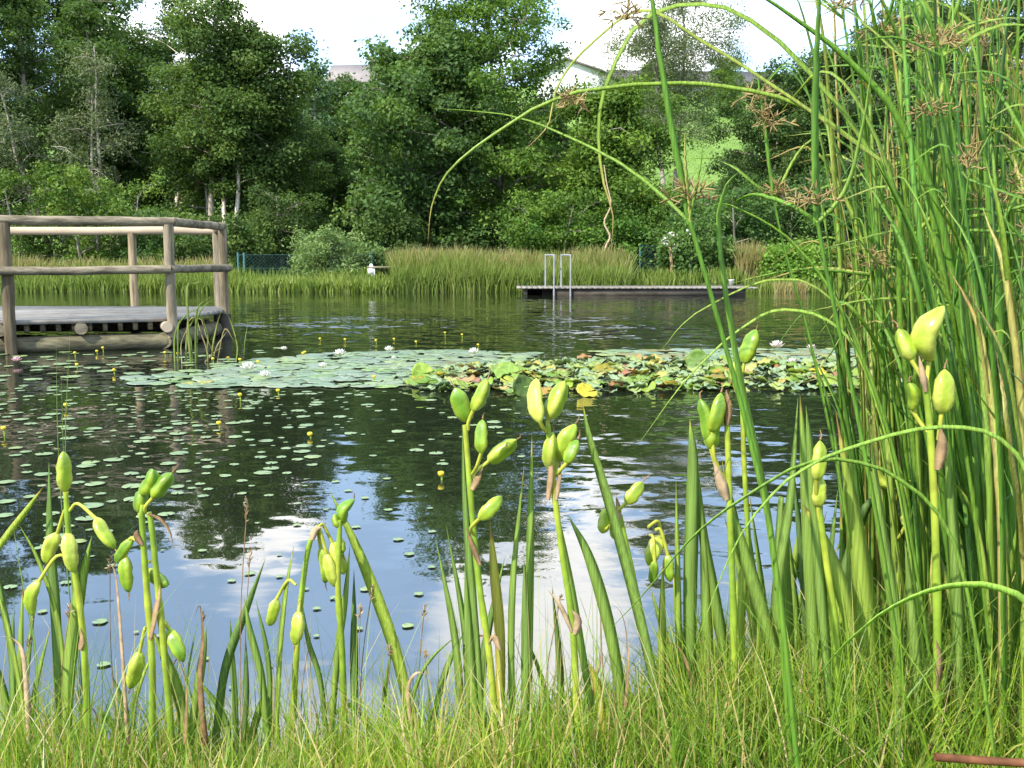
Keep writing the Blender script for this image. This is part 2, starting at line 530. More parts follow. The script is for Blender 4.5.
def build_water():
    m = bpy.data.materials.new('pond_water')
    m.use_nodes = True
    w = NT(m.node_tree)
    g = w.n('ShaderNodeNewGeometry')
    pos = g.outputs['Position']
    sep = w.n('ShaderNodeSeparateXYZ', inp={0: pos})
    big = w.n('ShaderNodeTexNoise', inp={'Vector': w.n('ShaderNodeMapping', inp={'Vector': pos, 'Scale': (0.10, 0.32, 1), 'Location': (3.1, 0.7, 0)}).outputs[0], 'Scale': 1.0, 'Detail': 3.0})
    windy = w.smooth(big.outputs[0], 0.42, 0.66)
    rp = w.n('ShaderNodeMapping', inp={'Vector': pos, 'Rotation': (0, 0, R(12)), 'Scale': (0.55, 1.0, 1)}).outputs[0]
    r1 = w.n('ShaderNodeTexNoise', inp={'Vector': rp, 'Scale': 9.0, 'Detail': 3.0, 'Roughness': 0.55, 'Distortion': 0.3})
    r2 = w.n('ShaderNodeTexNoise', inp={'Vector': rp, 'Scale': 2.2, 'Detail': 2.0, 'Roughness': 0.5})
    r3 = w.n('ShaderNodeTexNoise', inp={'Vector': rp, 'Scale': 1.3, 'Detail': 2.0})
    near = w.smooth(sep.outputs[1], 2.0, 9.0, 0.05, 0.16)
    right = w.smooth(sep.outputs[0], -0.3, 0.6, 0.0, 0.05)
    amp = w.math('ADD', w.math('ADD', near, right), w.math('MULTIPLY', windy, w.smooth(sep.outputs[1], 5.0, 11.0, 0.04, 0.3)))
    for gx, gy, sx, sy, ga in GUSTS:
        ux = w.math('MULTIPLY', w.math('ADD', sep.outputs[0], -gx), 1 / sx)
        uy = w.math('MULTIPLY', w.math('ADD', sep.outputs[1], -gy), 1 / sy)
        rr = w.math('SQRT', w.math('ADD', w.math('MULTIPLY', ux, ux), w.math('MULTIPLY', uy, uy)))
        amp = w.math('ADD', amp, w.math('MULTIPLY', w.smooth(rr, 0.2, 1.0, ga, 0.0), w.smooth(r3.outputs[0], 0.35, 0.62)))
    amp = w.math('MULTIPLY', amp, w.smooth(sep.outputs[1], 18.0, 25.0, 1.0, 0.5))

    def slope(nz, k):
        v = w.n('ShaderNodeVectorMath', operation='SUBTRACT', inp={0: nz.outputs['Color'], 1: (0.5, 0.5, 0.5)})
        return w.n('ShaderNodeVectorMath', operation='SCALE', inp={0: v.outputs[0], 'Scale': k}).outputs[0]
    sv = w.n('ShaderNodeVectorMath', operation='ADD', inp={0: slope(r1, amp), 1: slope(r2, 0.03)}).outputs[0]
    sv = w.n('ShaderNodeVectorMath', operation='MULTIPLY', inp={0: sv, 1: (0.6, 1.0, 0.0)}).outputs[0]
    b = w.n('ShaderNodeVectorMath', operation='NORMALIZE', inp={0: w.n('ShaderNodeVectorMath', operation='ADD', inp={0: sv, 1: (0, 0, 1.0)}).outputs[0]})
    p = w.n('ShaderNodeBsdfPrincipled', inp={'Base Color': (0.012, 0.016, 0.008, 1), 'Roughness': 0.02, 'IOR': WATER_IOR, 'Normal': b.outputs[0]})
    w.n('ShaderNodeOutputMaterial', inp={0: p.outputs[0]})
    mb = MB().add([(-24, 0.9, 0), (25, 0.9, 0), (25, 32, 0), (-24, 32, 0)], [(0, 1, 2, 3)])
    tag(obj('water', mb.mesh('water', m)), kind='structure')


WATER_IOR = 2.8
# gusts of wind that roughen the water: centre, half axes, strength
GUSTS = [(-2.7, 14.6, 3.4, 2.9, 2.2), (1.2, 14.5, 1.8, 4.5, 1.3), (0.9, 4.6, 0.9, 2.4, 0.28), (0.55, 2.9, 0.8, 1.2, 0.14)]
build_ground()
build_water()

# ------------------------------------------------------------------ trees and shrubs
def leaves(mb, centers, radii, per, size, flat=0.75, droop=0.0, aspect=0.6, tint_base=None, up=0.6):
    """leaf-sized rhombs spread through clump-shaped volumes"""
    nC = len(centers)
    cnt = np.maximum((per * rng.uniform(0.7, 1.3, nC)).astype(int), 4)
    idx = np.repeat(np.arange(nC), cnt)
    n = len(idx)
    d = rng.normal(size=(n, 3))
    d /= np.linalg.norm(d, axis=1)[:, None]
    r = rng.uniform(0, 1, n) ** 0.45 * (1 + 0.35 * rng.normal(size=n) ** 2 * 0.4)
    off = d * (r * radii[idx])[:, None]
    off[:, 2] *= flat
    off[:, 2] -= droop * (off[:, 0] ** 2 + off[:, 1] ** 2) / np.maximum(radii[idx], 0.1)
    P = centers[idx] + off
    nrm = rng.normal(size=(n, 3)) * 0.7 + d * 0.5 + np.array([0, 0, up])
    nrm /= np.linalg.norm(nrm, axis=1)[:, None]
    a = np.cross(nrm, rng.normal(size=(n, 3)))
    a /= np.linalg.norm(a, axis=1)[:, None] + 1e-9
    b = np.cross(nrm, a)
    L = size * rng.uniform(0.65, 1.35, n)
    a *= (L / 2)[:, None]
    b *= (L * aspect / 2)[:, None]
    bend = nrm * (L * 0.10)[:, None]
    v = np.stack([P - a, P - b + bend, P + a, P + b + bend], 1).reshape(-1, 3)
    q = np.arange(4 * n).reshape(-1, 4)
    tb = rng.uniform(0.2, 0.8, nC) if tint_base is None else tint_base
    tn = np.clip(tb[idx] + rng.normal(0, 0.13, n), 0, 1)
    mb.add(v, q, None, np.repeat(tn, 4))


def envelope(t, shape):
    if shape == 'round':
        return math.sqrt(max(0.02, 1 - (2 * t - 0.9) ** 2 / 1.25))
    if shape == 'cone':
        return max(0.12, (1 - t) ** 0.75 * (0.55 + 0.45 * min(1, t * 5)))
    if shape == 'column':
        return max(0.2, (1 - t ** 3.0)) * (0.65 + 0.35 * min(1, t * 4))
    return max(0.15, 1 - abs(2 * t - 0.7) ** 2.2 * 0.7)


def make_tree(H, W, base=0.15, shape='round', stems=1, limbs=30, subs=4, leaf=0.15, per=120, clump=0.55, seed=1, flat=0.75, droop=0.0,
              trunk=0.012, lean=0.0, sparse=1.0, aspect=0.6, up=0.6):
    global rng
    keep = rng
    rng = np.random.default_rng(seed)
    bark, lf = MB(), MB()
    C, Rd = [], []
    for s in range(stems):
        sp = 0 if stems == 1 else W * 0.13
        b0 = np.array([rng.normal() * sp, rng.normal() * sp, -0.3])
        top = np.array([rng.normal() * W * 0.05 + b0[0] * 2.6 + lean * H, rng.normal() * W * 0.05 + b0[1] * 2.6, H * (0.97 if s == 0 else rng.uniform(0.72, 0.95))])
        k = 9
        ts = np.linspace(0, 1, k)
        P = b0 + (top - b0) * ts[:, None]
        wob = rng.normal(size=(k, 3)) * H * 0.011
        wob[0] = 0
        wob[:, 2] = 0
        P += np.cumsum(wob, 0) * 0.6
        r0 = H * trunk / math.sqrt(stems) * 1.3
        tube(bark, P, r0 * (1.08 - ts) + 0.015, 7, rng.uniform(0.4, 0.9), False)
        nl = max(6, limbs // stems)
        for i in range(nl):
            t = base + (1 - base) * ((i + rng.uniform(0, 1)) / nl) ** 0.9
            t = min(t, 0.985)
            p0 = np.array([np.interp(t, ts, P[:, c]) for c in range(3)])
            az = i * 2.399 + rng.normal() * 0.5
            u = (t - base) / (1 - base)
            ln = W / 2 * envelope(u, shape) * rng.uniform(0.55, 1.12) * (0.85 if stems > 1 else 1)
            el = rng.uniform(0.15, 0.75) * (0.4 + u)
            d = np.array([math.cos(az), math.sin(az), math.tan(el)])
            d[2] = min(d[2], 1.1)
            p1 = p0 + d * ln * 0.55
            p2 = p0 + np.array([d[0], d[1], d[2] * 0.7]) * ln
            p2[2] = min(p2[2], H * 1.0)
            L = spline([p0, p1, p2], 6)
            L[1:-1] += rng.normal(size=(4, 3)) * ln * 0.03
            tube(bark, L, np.linspace(r0 * 0.33 * (1.1 - t) + 0.012, 0.008, 6), 4, rng.uniform(0.3, 0.8), False)
            for j in range(subs):
                f = rng.uniform(0.25, 1.05)
                c0 = L[0] + (L[-1] - L[0]) * min(f, 1)
                c0 = np.array([np.interp(min(f, 1), np.linspace(0, 1, 6), L[:, q]) for q in range(3)])
                off = rng.normal(size=3) * np.array([1, 1, 0.6]) * (0.20 * ln + 0.18)
                c1 = c0 + off
                tube(bark, [c0, c0 + off * 0.5 + [0, 0, 0.03], c1], [0.012, 0.009, 0.004], 3, 0.5, False)
                if rng.uniform() < sparse:
                    C.append(c1)
                    Rd.append(clump * rng.uniform(0.55, 1.25) * (0.65 + 0.35 * envelope(u, shape)))
    C, Rd = np.array(C), np.array(Rd)
    leaves(lf, C, Rd, per * (Rd / clump) ** 1.6, leaf, flat, droop, aspect, up=up)
    rng = keep
    return bark, lf


def plant_tree(name, px, Y, top, wpx, mat, label, cat, group=None, rz=None, bark='bark', bcol=None, zoff=0.0, color=None, **kw):
    p = at(px, 257, Y)
    g0 = gz(p[0], Y)
    H = at(px, top, Y)[2] - g0
    W = wpx / F * Y
    b, l = make_tree(H, W, **kw)
    root = thing(name, (p[0], Y, g0 + zoff), label, cat, group, rng.uniform(0, 6) if rz is None else rz)
    obj('trunk', b.mesh(name + '_trunk', M[bark], smooth=True), root, bcol)
    obj('crown', l.mesh(name + '_crown', M[mat]), root, color)
    return root


AL = dict(leaf=0.13, per=290, clump=0.62, subs=4, limbs=34, stems=1, base=0.25, flat=0.62, up=0.75)
g = 'broadleaf trees of the wood beyond the pond'
T = {}
T['a'] = plant_tree('alder_tree', -30, 36, -60, 150, 'alder', 'tall dark alder cut by the left picture edge, behind the pale bush', 'tree', g, seed=11, **AL)
T['b'] = plant_tree('alder_tree', 28, 37, -22, 105, 'alder', 'tall leafy alder just right of the one on the left picture edge', 'tree', g, seed=12, **{**AL, 'shape': 'column'})
T['c'] = plant_tree('willow_tree', 92, 34, 22, 125, 'willow', 'thin grey olive willow with bare stems showing through its leaves', 'tree', g, seed=13, bcol=(1.8, 1.8, 1.8), leaf=0.12, per=180, clump=0.6, subs=4, limbs=44, stems=4, base=0.18, shape='column', aspect=0.35, sparse=0.85)
T['d'] = plant_tree('alder_tree', 148, 39, -8, 100, 'alder', 'tall alder with sky gaps high in its crown, right of the grey willow', 'tree', g, seed=14, bcol=(2.0, 1.95, 1.9), **{**AL, 'stems': 3, 'limbs': 32, 'sparse': 0.85, 'base': 0.36, 'trunk': 0.0125})
T['e'] = plant_tree('alder_tree', 194, 37, -6, 95, 'alder', 'tallest alder of the left wood, crown rising above its neighbours over the platform end', 'tree', g, seed=15, bcol=(1.9, 1.85, 1.8), **{**AL, 'base': 0.42, 'stems': 2, 'trunk': 0.011})
T['f'] = plant_tree('alder_tree', 232, 35.5, 24, 88, 'alder', 'alder with two slanting pale trunks behind the platform end', 'tree', g, seed=16, bcol=(2.2, 2.15, 2.1), color=(1.05, 1.05, 0.95), **{**AL, 'stems': 3, 'limbs': 36, 'base': 0.4, 'trunk': 0.0125})
T['g'] = plant_tree('alder_tree', 272, 37, 38, 92, 'alder', 'rightmost alder of the left wood, its right side in shade', 'tree', g, seed=17, **{**AL, 'base': 0.12})
T['h'] = plant_tree('poplar_tree', 316, 50, 58, 55, 'silver', 'slim pale tree with a feathery tip in the gap left of the roof', 'tree', g, seed=18, color=(0.6, 0.7, 0.6), leaf=0.2, per=90, clump=0.55, subs=4, limbs=30, base=0.1, shape='column')
T['i'] = plant_tree('alder_tree', 402, 33.5, 28, 165, 'alder', 'broad dark alder with drooping leaves right of the gap with the roof', 'tree', g, seed=19, color=(1.05, 1.1, 1.15), **{**AL, 'base': 0.03, 'limbs': 60, 'stems': 2, 'leaf': 0.15, 'per': 230, 'droop': 0.2, 'shape': 'round'})
T['j'] = plant_tree('spruce_tree', 438, 38, 4, 66, 'dark', 'dark narrow conifer tip rising behind the middle trees', 'tree', g, seed=20, leaf=0.17, per=200, clump=0.5, subs=5, limbs=50, base=0.1, shape='column', droop=0.4, aspect=0.3)
T['k'] = plant_tree('ash_tree', 507, 36, -6, 168, 'ash', 'big bright green ash in the middle, tallest of the middle trees', 'tree', g, seed=21, **{**AL, 'base': 0.05, 'limbs': 58, 'clump': 0.66, 'per': 230})
T['l'] = plant_tree('ash_tree', 610, 33, 92, 112, 'ash', 'lower leafy ash standing in front of the white gable house', 'tree', g, seed=22, color=(1.05, 1.0, 0.95), **{**AL, 'base': 0.05, 'limbs': 40, 'leaf': 0.13})
T['m'] = plant_tree('willow_tree', 678, 56, -22, 135, 'willow', 'airy grey green willow with bare trunk standing on the meadow slope', 'tree', g, seed=23, leaf=0.14, per=240, clump=0.8, subs=5, limbs=46, stems=2, base=0.36, aspect=0.4, droop=0.15)
T['n'] = plant_tree('maple_tree', 765, 44, 82, 110, 'dark', 'dark rounded tree right of the meadow gap, below the long roof', 'tree', g, seed=24, **{**AL, 'base': 0.05, 'limbs': 40})
T['o'] = plant_tree('maple_tree', 832, 42, 55, 125, 'dark', 'dark dense tree half hidden by the upright sedge stem', 'tree', g, seed=25, color=(1.15, 1.15, 1.1), **{**AL, 'base': 0.05, 'limbs': 44})
T['q'] = plant_tree('willow_tree', 905, 40, 8, 130, 'willow', 'pale tree behind the tall sedges on the right', 'tree', g, seed=26, color=(0.8, 0.95, 0.8), **{**AL, 'base': 0.08, 'limbs': 44, 'leaf': 0.14})
T['r'] = plant_tree('alder_tree', 1000, 38, -30, 150, 'alder', 'tall tree hidden by the thick of the sedges near the right edge', 'tree', g, seed=27, **{**AL, 'base': 0.06, 'limbs': 46})


def tree_copy(src, px, Y, label, s=1.0, name=None, color=None):
    p = at(px, 257, Y)
    c = copy_tree(T[src])
    c.location = (p[0], Y, gz(p[0], Y))
    c.rotation_euler = (0, 0, rng.uniform(0, 6))
    c.scale = (s, s, s * rng.uniform(0.95, 1.05))
    c['label'] = label
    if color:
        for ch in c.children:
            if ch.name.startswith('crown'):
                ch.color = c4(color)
    return c


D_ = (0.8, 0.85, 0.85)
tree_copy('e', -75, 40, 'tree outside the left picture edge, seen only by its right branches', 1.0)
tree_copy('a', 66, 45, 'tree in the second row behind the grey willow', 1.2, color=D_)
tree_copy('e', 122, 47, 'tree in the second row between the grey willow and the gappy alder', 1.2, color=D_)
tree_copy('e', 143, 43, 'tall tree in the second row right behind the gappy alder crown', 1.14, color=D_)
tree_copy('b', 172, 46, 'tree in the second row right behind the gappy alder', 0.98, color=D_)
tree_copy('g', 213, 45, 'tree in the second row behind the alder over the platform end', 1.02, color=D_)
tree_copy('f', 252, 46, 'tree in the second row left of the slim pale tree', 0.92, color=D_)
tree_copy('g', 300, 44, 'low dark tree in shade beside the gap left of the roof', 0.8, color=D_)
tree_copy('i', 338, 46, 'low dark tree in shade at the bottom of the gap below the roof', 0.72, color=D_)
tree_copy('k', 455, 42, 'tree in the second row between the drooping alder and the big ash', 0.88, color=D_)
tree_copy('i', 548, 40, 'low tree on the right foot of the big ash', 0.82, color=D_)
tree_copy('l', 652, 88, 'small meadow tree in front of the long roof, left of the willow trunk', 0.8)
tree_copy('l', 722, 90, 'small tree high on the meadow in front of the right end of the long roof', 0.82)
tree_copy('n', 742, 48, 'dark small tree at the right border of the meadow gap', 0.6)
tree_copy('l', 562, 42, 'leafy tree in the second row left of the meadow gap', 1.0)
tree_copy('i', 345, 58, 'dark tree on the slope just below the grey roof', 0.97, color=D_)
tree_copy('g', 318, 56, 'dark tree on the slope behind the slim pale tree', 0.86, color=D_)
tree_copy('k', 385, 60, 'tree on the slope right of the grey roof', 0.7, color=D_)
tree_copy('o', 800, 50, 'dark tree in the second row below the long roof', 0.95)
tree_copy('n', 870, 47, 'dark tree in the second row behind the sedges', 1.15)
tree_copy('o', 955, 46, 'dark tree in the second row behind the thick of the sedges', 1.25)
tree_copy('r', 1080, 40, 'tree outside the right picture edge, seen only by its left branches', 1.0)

# shrubs at the water's edge
SH = dict(leaf=0.11, per=160, clump=0.42, subs=4, limbs=30, stems=4, base=0.03, trunk=0.02)
gs = 'shrubs on the far bank'
shr = [
    (30, 32, 168, 120, 'shrub', 'wide yellow green bush under the left alders, behind the railing', {}),
    (98, 31.5, 178, 85, 'shrub', 'yellow green bush under the grey willow', {'color': (0.95, 0.95, 0.9)}),
    (160, 32, 222, 70, 'dark', 'dark green undergrowth bush below the gappy alder, seen over the railing', {'color': (1.5, 1.5, 1.3)}),
    (222, 32, 226, 70, 'alder', 'mid green undergrowth bush above the end post of the platform', {}),
    (282, 33, 195, 85, 'alder', 'dark undergrowth bush in shade behind the wire fence', {'color': (0.8, 0.8, 0.8)}),
    (324, 29.3, 234, 52, 'silver', 'low grey green willow bush behind the yellow green reeds', {'leaf': 0.10, 'aspect': 0.4, 'limbs': 44, 'clump': 0.3, 'per': 110, 'shape': 'round', 'color': (1.15, 1.15, 0.75)}),
    (364, 30.6, 254, 26, 'silver', 'small grey green bush left of the bench', {'leaf': 0.11, 'color': (0.85, 0.9, 0.55)}),
    (386, 31.6, 214, 48, 'alder', 'dark bush under the drooping alder, behind the left end of the tall reeds', {}),
    (545, 31.5, 195, 66, 'ash', 'bright green bush behind the bathing steps', {}),
    (592, 30.4, 218, 66, 'shrub', 'bush with a twisted pale branch behind the tall reeds', {'color': (0.75, 0.9, 0.8)}),
    (645, 31.6, 212, 60, 'ash', 'green bush behind the middle of the jetty, left of the white blossoms', {}),
    (682, 29.8, 222, 62, 'alder', 'dark green bush with white blossoms behind the jetty', {'color': (1.1, 1.2, 1.1)}),
    (738, 31.0, 188, 70, 'dark', 'tall dark bush at the right end of the jetty', {'color': (1.3, 1.4, 1.3)}),
    (790, 31.5, 180, 90, 'dark', 'dark bush behind the teal fence post', {'color': (1.1, 1.2, 1.1)}),
    (776, 28.9, 254, 34, 'ash', 'low bright green climber on the teal fence post', {'leaf': 0.1, 'color': (1.4, 1.4, 1.2)}),
    (822, 29.2, 250, 58, 'shrub', 'low green bush with pale blossoms right of the teal fence post', {}),
    (880, 30.0, 195, 100, 'dark', 'dark bush on the far bank behind the sedge stems', {'color': (1.3, 1.4, 1.3)}),
    (960, 30.5, 180, 110, 'alder', 'green bush on the far bank behind the thick of the sedges', {}),
    (1040, 30.0, 185, 100, 'shrub', 'bush on the far bank at the right picture edge', {}),
]
for k, (px, Y, top, w_, mt, lab, ex) in enumerate(shr):
    rt = plant_tree('shrub', px, Y, top, w_, mt, lab, 'shrub', gs, seed=60 + k, **{**SH, **ex})
    if 'white blossoms' in lab or 'pale blossoms' in lab:
        mb = MB()
        zt = 1.5 if 'white' in lab else 0.7
        C = np.stack([rng.uniform(-0.75, 0.1, 9) if zt > 1 else rng.uniform(-0.6, 0.6, 9), rng.uniform(-0.75, -0.45, 9), rng.uniform(0.55, 1.0, 9) * zt], 1)
        leaves(mb, C, np.full(9, 0.13), 26, 0.085, up=0.3)
        rt.rotation_euler = (0, 0, 0)
        obj('blossom', mb.mesh('blossom', M['white_flower']), rt)
    if 'twisted' in lab:
        rt.rotation_euler = (0, 0, 0)
        mb = MB()
        px_ = [(602, 262), (606, 246), (610, 236), (604, 222), (611, 205), (607, 185), (604, 165)]
        P = spline([at(x, y, Y - 0.9) for x, y in px_], 18) - np.array(rt.location)
        tube(mb, P, np.linspace(0.035, 0.015, 18), 6, 0.9)
        obj('dead_branch', mb.mesh('dead_branch', M['bract'], smooth=True), rt)
    if 'white blossoms' in lab:
        mb = MB()
        P = spline([at(672, 272, Y - 0.75), at(671, 255, Y - 0.75), at(669, 243, Y - 0.7)], 6) - np.array(rt.location)
        tube(mb, P, 0.05, 6, 0.6)
        obj('stem', mb.mesh('shrub_stem', M['bract'], smooth=True), rt)

# ------------------------------------------------------------------ houses on the hill
def house(label, px, Y, base_py, w, d, wall_h, roof_h, rz, wallm, roofm, hip=False, windows=((-0.25, 0.5), (0.25, 0.5)), chimney=True, over=0.5):
    p = at(px, base_py, Y)
    z0 = gz(p[0], Y) - 0.2
    z0 = min(z0, p[2])
    hh = p[2] - z0
    root = thing('house', (p[0], Y, z0), label, 'house', 'houses on the hill', rz)
    H = wall_h + hh
    mb = MB()
    # walls with gables on the two x ends
    v = [(-w / 2, -d / 2, 0), (w / 2, -d / 2, 0), (w / 2, d / 2, 0), (-w / 2, d / 2, 0),
         (-w / 2, -d / 2, H), (w / 2, -d / 2, H), (w / 2, d / 2, H), (-w / 2, d / 2, H), (-w / 2, 0, H + roof_h), (w / 2, 0, H + roof_h)]
    mb.add(v, [(0, 1, 5, 4), (1, 2, 6, 5), (2, 3, 7, 6), (3, 0, 4, 7)], [(5, 6, 9), (7, 4, 8)])
    obj('wall', mb.mesh('wall', M[wallm]), root)
    mb = MB()
    e = over
    sl_ = roof_h / (d / 2)
    for s in (-1, 1):
        a = [(-w / 2 - e, s * (d / 2 + e), H - e * sl_ + 0.03), (w / 2 + e, s * (d / 2 + e), H - e * sl_ + 0.03), (w / 2 + e, 0, H + roof_h + 0.03), (-w / 2 - e, 0, H + roof_h + 0.03)]
        b = [(x, y, z + 0.22) for x, y, z in a]
        mb.add(a + b, [(0, 1, 2, 3), (4, 7, 6, 5), (0, 4, 5, 1), (1, 5, 6, 2), (2, 6, 7, 3), (3, 7, 4, 0)])
    rf = obj('roof', mb.mesh('roof', M[roofm]), root)
    if chimney:
        mb = MB()
        box(mb, (w * 0.22, 0.3, H + roof_h + 0.4), (0.7, 0.6, 1.3))
        obj('chimney', mb.mesh('chimney', M[roofm]), rf)
    for fx, fz in windows:
        mb = MB()
        ww, wh = 1.2, 1.3
        zc = hh + wall_h * fz
        for (cx, cz, sx, sz) in ((0, wh / 2, ww + 0.16, 0.09), (0, -wh / 2, ww + 0.16, 0.09), (-ww / 2, 0, 0.09, wh - 0.09), (ww / 2, 0, 0.09, wh - 0.09), (0, 0, 0.07, wh - 0.09)):
            box(mb, (fx * w + cx, -d / 2 - 0.045, zc + cz), (sx, 0.08, sz))
        f = obj('window', mb.mesh('window', M['whitepaint']), root)
        mb = MB()
        box(mb, (fx * w, -d / 2 - 0.014, zc), (ww - 0.1, 0.02, wh - 0.1))
        obj('pane', mb.mesh('pane', M['glasspane']), f)
    return root


house('grey roofed house peeping out of the gap between the left wood and middle trees', 362, 112, 104, 5.5, 6, 1.9, 2.0, R(-8), 'whitewall', 'rooftile', windows=((0.1, 0.55), (0.35, 0.55)))
house('white gabled house under a dark roof, above the lower leafy ash', 581, 104, 113, 8.5, 6.2, 3.2, 1.2, R(68), 'whitewall', 'darkroof', windows=((0.2, 0.5),), chimney=False, over=0.6)
house('long low white building with a brown roof right of the gabled house', 690, 110, 110, 17, 8, 1.9, 1.9, R(4), 'whitewall', 'darkroof', windows=((-0.38, 0.5), (-0.1, 0.5), (0.2, 0.5), (0.4, 0.5)))

# ------------------------------------------------------------------ reed beds and far bank grass
def reed_bed(name, label, spans, n, hmin, hmax, lo, hi, wid=0.022, lean=(0.1, 0.45), mat='reed'):
    """spans: (px0, px1, y0, y1) on the far bank"""
    mb = MB()
    for px0, px1, y0, y1 in spans:
        k = int(n * (px1 - px0) / sum(s[1] - s[0] for s in spans))
        Y = rng.uniform(y0, y1, k)
        x = (rng.uniform(px0, px1, k) - 512) / F * Y
        z = np.maximum(ground_z(x, Y), -0.05)
        nz = np.array([mnoise.noise((a * 0.9, b * 0.9, 3.3)) for a, b in zip(x, Y)])
        h = rng.uniform(hmin, hmax, k) * (1 + 0.22 * nz)
        tn = np.clip(rng.uniform(lo, hi, k) + nz * 0.15, 0, 1)
        blades_many(mb, np.stack([x, Y, z], 1), h, wid * rng.uniform(0.6, 1.4, k), rng.uniform(*lean, k), rng.uniform(0, 6.28, k), 4, tn)
    o = obj(name, mb.mesh(name, M[mat]))
    return tag(o, label, 'reeds', kind='stuff')


reed_bed('tall_reeds', 'tall green reeds with brownish tops left of and behind the jetty', [(392, 628, 27.3, 29.6)], 9000, 0.68, 1.02, 0.1, 0.7)
reed_bed('reed_tops', 'brown feathery reed tops above the tall green reeds', [(392, 628, 28.0, 29.8)], 1800, 0.95, 1.12, 0.75, 1.0, 0.03)
reed_bed('iris_belt', 'low yellow green belt of leaves along the far water edge', [(228, 392, 27.3, 28.8)], 4200, 0.25, 0.55, 0.35, 0.62, 0.045)
reed_bed('left_reeds', 'reeds along the far bank seen through the railing', [(-60, 232, 27.4, 29.4)], 7000, 0.35, 0.66, 0.15, 0.65, 0.03)
reed_bed('straw_reeds', 'brownish reed tops seen through the railing', [(-60, 225, 28.6, 29.8)], 1800, 0.6, 0.84, 0.7, 1.0, 0.03)
reed_bed('right_reeds', 'mixed grass and reeds on the bank right of the jetty', [(628, 745, 28.2, 29.6), (745, 1080, 27.3, 29.6)], 8000, 0.2, 0.5, 0.1, 0.65, 0.03)
reed_bed('dry_reeds', 'straw coloured dry grass at the water edge right of the jetty', [(774, 806, 26.9, 27.5)], 500, 0.25, 0.42, 0.85, 1.0, 0.03)
reed_bed('plume_grass', 'tall pinkish brown grass tuft beside the climber on the fence', [(738, 764, 28.5, 29.2)], 900, 0.8, 1.25, 0.7, 1.0, 0.025)
reed_bed('wood_edge_grass', 'rough grass under the trees beyond the reeds', [(-80, 1100, 29.4, 40)], 12000, 0.2, 0.5, 0.0, 0.5, 0.05)


def meadow():
    mb = MB()
    k = 14000
    Y = rng.uniform(50, 92, k)
    x = (rng.uniform(600, 800, k) - 512) / F * Y
    z = ground_z(x, Y)
    blades_many(mb, np.stack([x, Y, z], 1), rng.uniform(0.04, 0.1, k), rng.uniform(0.04, 0.08, k), rng.uniform(0.2, 0.7, k), rng.uniform(0, 6.28, k), 2, rng.uniform(0.1, 0.6, k))
    tag(obj('meadow_grass', mb.mesh('meadow_grass', M['grass']), None, (0.75, 0.75, 1.1)), 'bright grass of the meadow slope below the houses', 'grass', kind='stuff')


meadow()

# ------------------------------------------------------------------ wire fence, bench and small things on the far bank
def wire_fence(label, px_posts, Y, h, brace_at=()):
    xs = [at(p, 257, Y)[0] for p in px_posts]
    z0 = [max(gz(x, Y), 0) - 0.05 for x in xs]
    root = thing('wire_fence', (xs[0], Y, z0[0]), label, 'fence', 'wire fences on the far bank')
    off = np.array(root.location)
    mb = MB()
    for a in range(len(xs) - 1):
        x0, x1, za, zb = xs[a], xs[a + 1], z0[a], z0[a + 1]
        L = x1 - x0
        s = 0.11
        n = int((L + h) / s)
        for i in range(n):
            for sg in (1, -1):
                u0 = i * s - (h if sg > 0 else 0)
                u1 = u0 + h
                pa, pb = [u0, 0.05], [u1, h - 0.03]
                if u0 < 0:
                    pa = [0, 0.05 + (-u0)]
                if u1 > L:
                    pb = [L, 0.05 + (L - u0)]
                if sg < 0:
                    pa[0], pb[0] = L - pa[0], L - pb[0]
                if pa[1] >= h - 0.05 or pb[1] <= 0.07 or u0 > L:
                    continue
                tube(mb, [(x0 + pa[0], Y + 0.004 * sg, za + pa[1]), (x0 + pb[0], Y + 0.004 * sg, za + pb[1])], 0.003, 3, 0.5, False)
        for zz in (0.05, h * 0.5, h - 0.03):
            tube(mb, [(x0, Y - 0.012, za + zz), (x1, Y - 0.012, zb + zz)], 0.005, 4, 0.6, False)
    obj('wire_mesh', mb.mesh('wire_mesh', M['wire'], off), root)
    for a, x in enumerate(xs):
        mb = MB()
        tube(mb, [(x, Y, z0[a] - 0.2), (x, Y, z0[a] + h + 0.04)], 0.032, 8, 0.6)
        obj('post', mb.mesh('post', M['teal'], off, True), root)
        if a in brace_at:
            mb = MB()
            tube(mb, [(x + 0.03, Y - 0.02, z0[a] + h * 0.85), (x + 0.55, Y - 0.02, z0[a] - 0.1)], 0.025, 8, 0.6)
            obj('brace', mb.mesh('brace', M['teal'], off, True), root)


wire_fence('dark teal wire fence behind the low reeds, left of the bench', [238, 244, 330, 372], 29.9, 0.85, (2,))
wire_fence('teal wire fence overgrown with green on the bank right of the jetty', [640, 700, 772, 835, 900], 29.7, 1.1)

def bench():
    p = at(389, 283, 28.5)
    g0 = gz(p[0], 28.5)
    root = thing('bench', (p[0], 28.5, g0), 'grey garden bench with pale legs at the left end of the tall reeds', 'bench')
    mb = MB()
    for k in range(3):
        box(mb, (0, -0.14 + k * 0.14, 0.47), (1.15, 0.125, 0.045))
    obj('seat', mb.mesh('seat', M['log']), root)
    for s in (-1, 1):
        mb = MB()
        box(mb, (s * 0.42, -0.14, 0.22), (0.1, 0.08, 0.45))
        box(mb, (s * 0.42, 0.14, 0.22), (0.1, 0.08, 0.45))
        box(mb, (s * 0.42, 0, 0.40), (0.08, 0.2, 0.06))
        obj('leg', mb.mesh('leg', M['whitepaint']), root)
    mb = MB()
    box(mb, (0.05, 0.03, 0.3), (0.6, 0.02, 0.22))
    obj('shelf', mb.mesh('shelf', M['darkwood']), root)


bench()


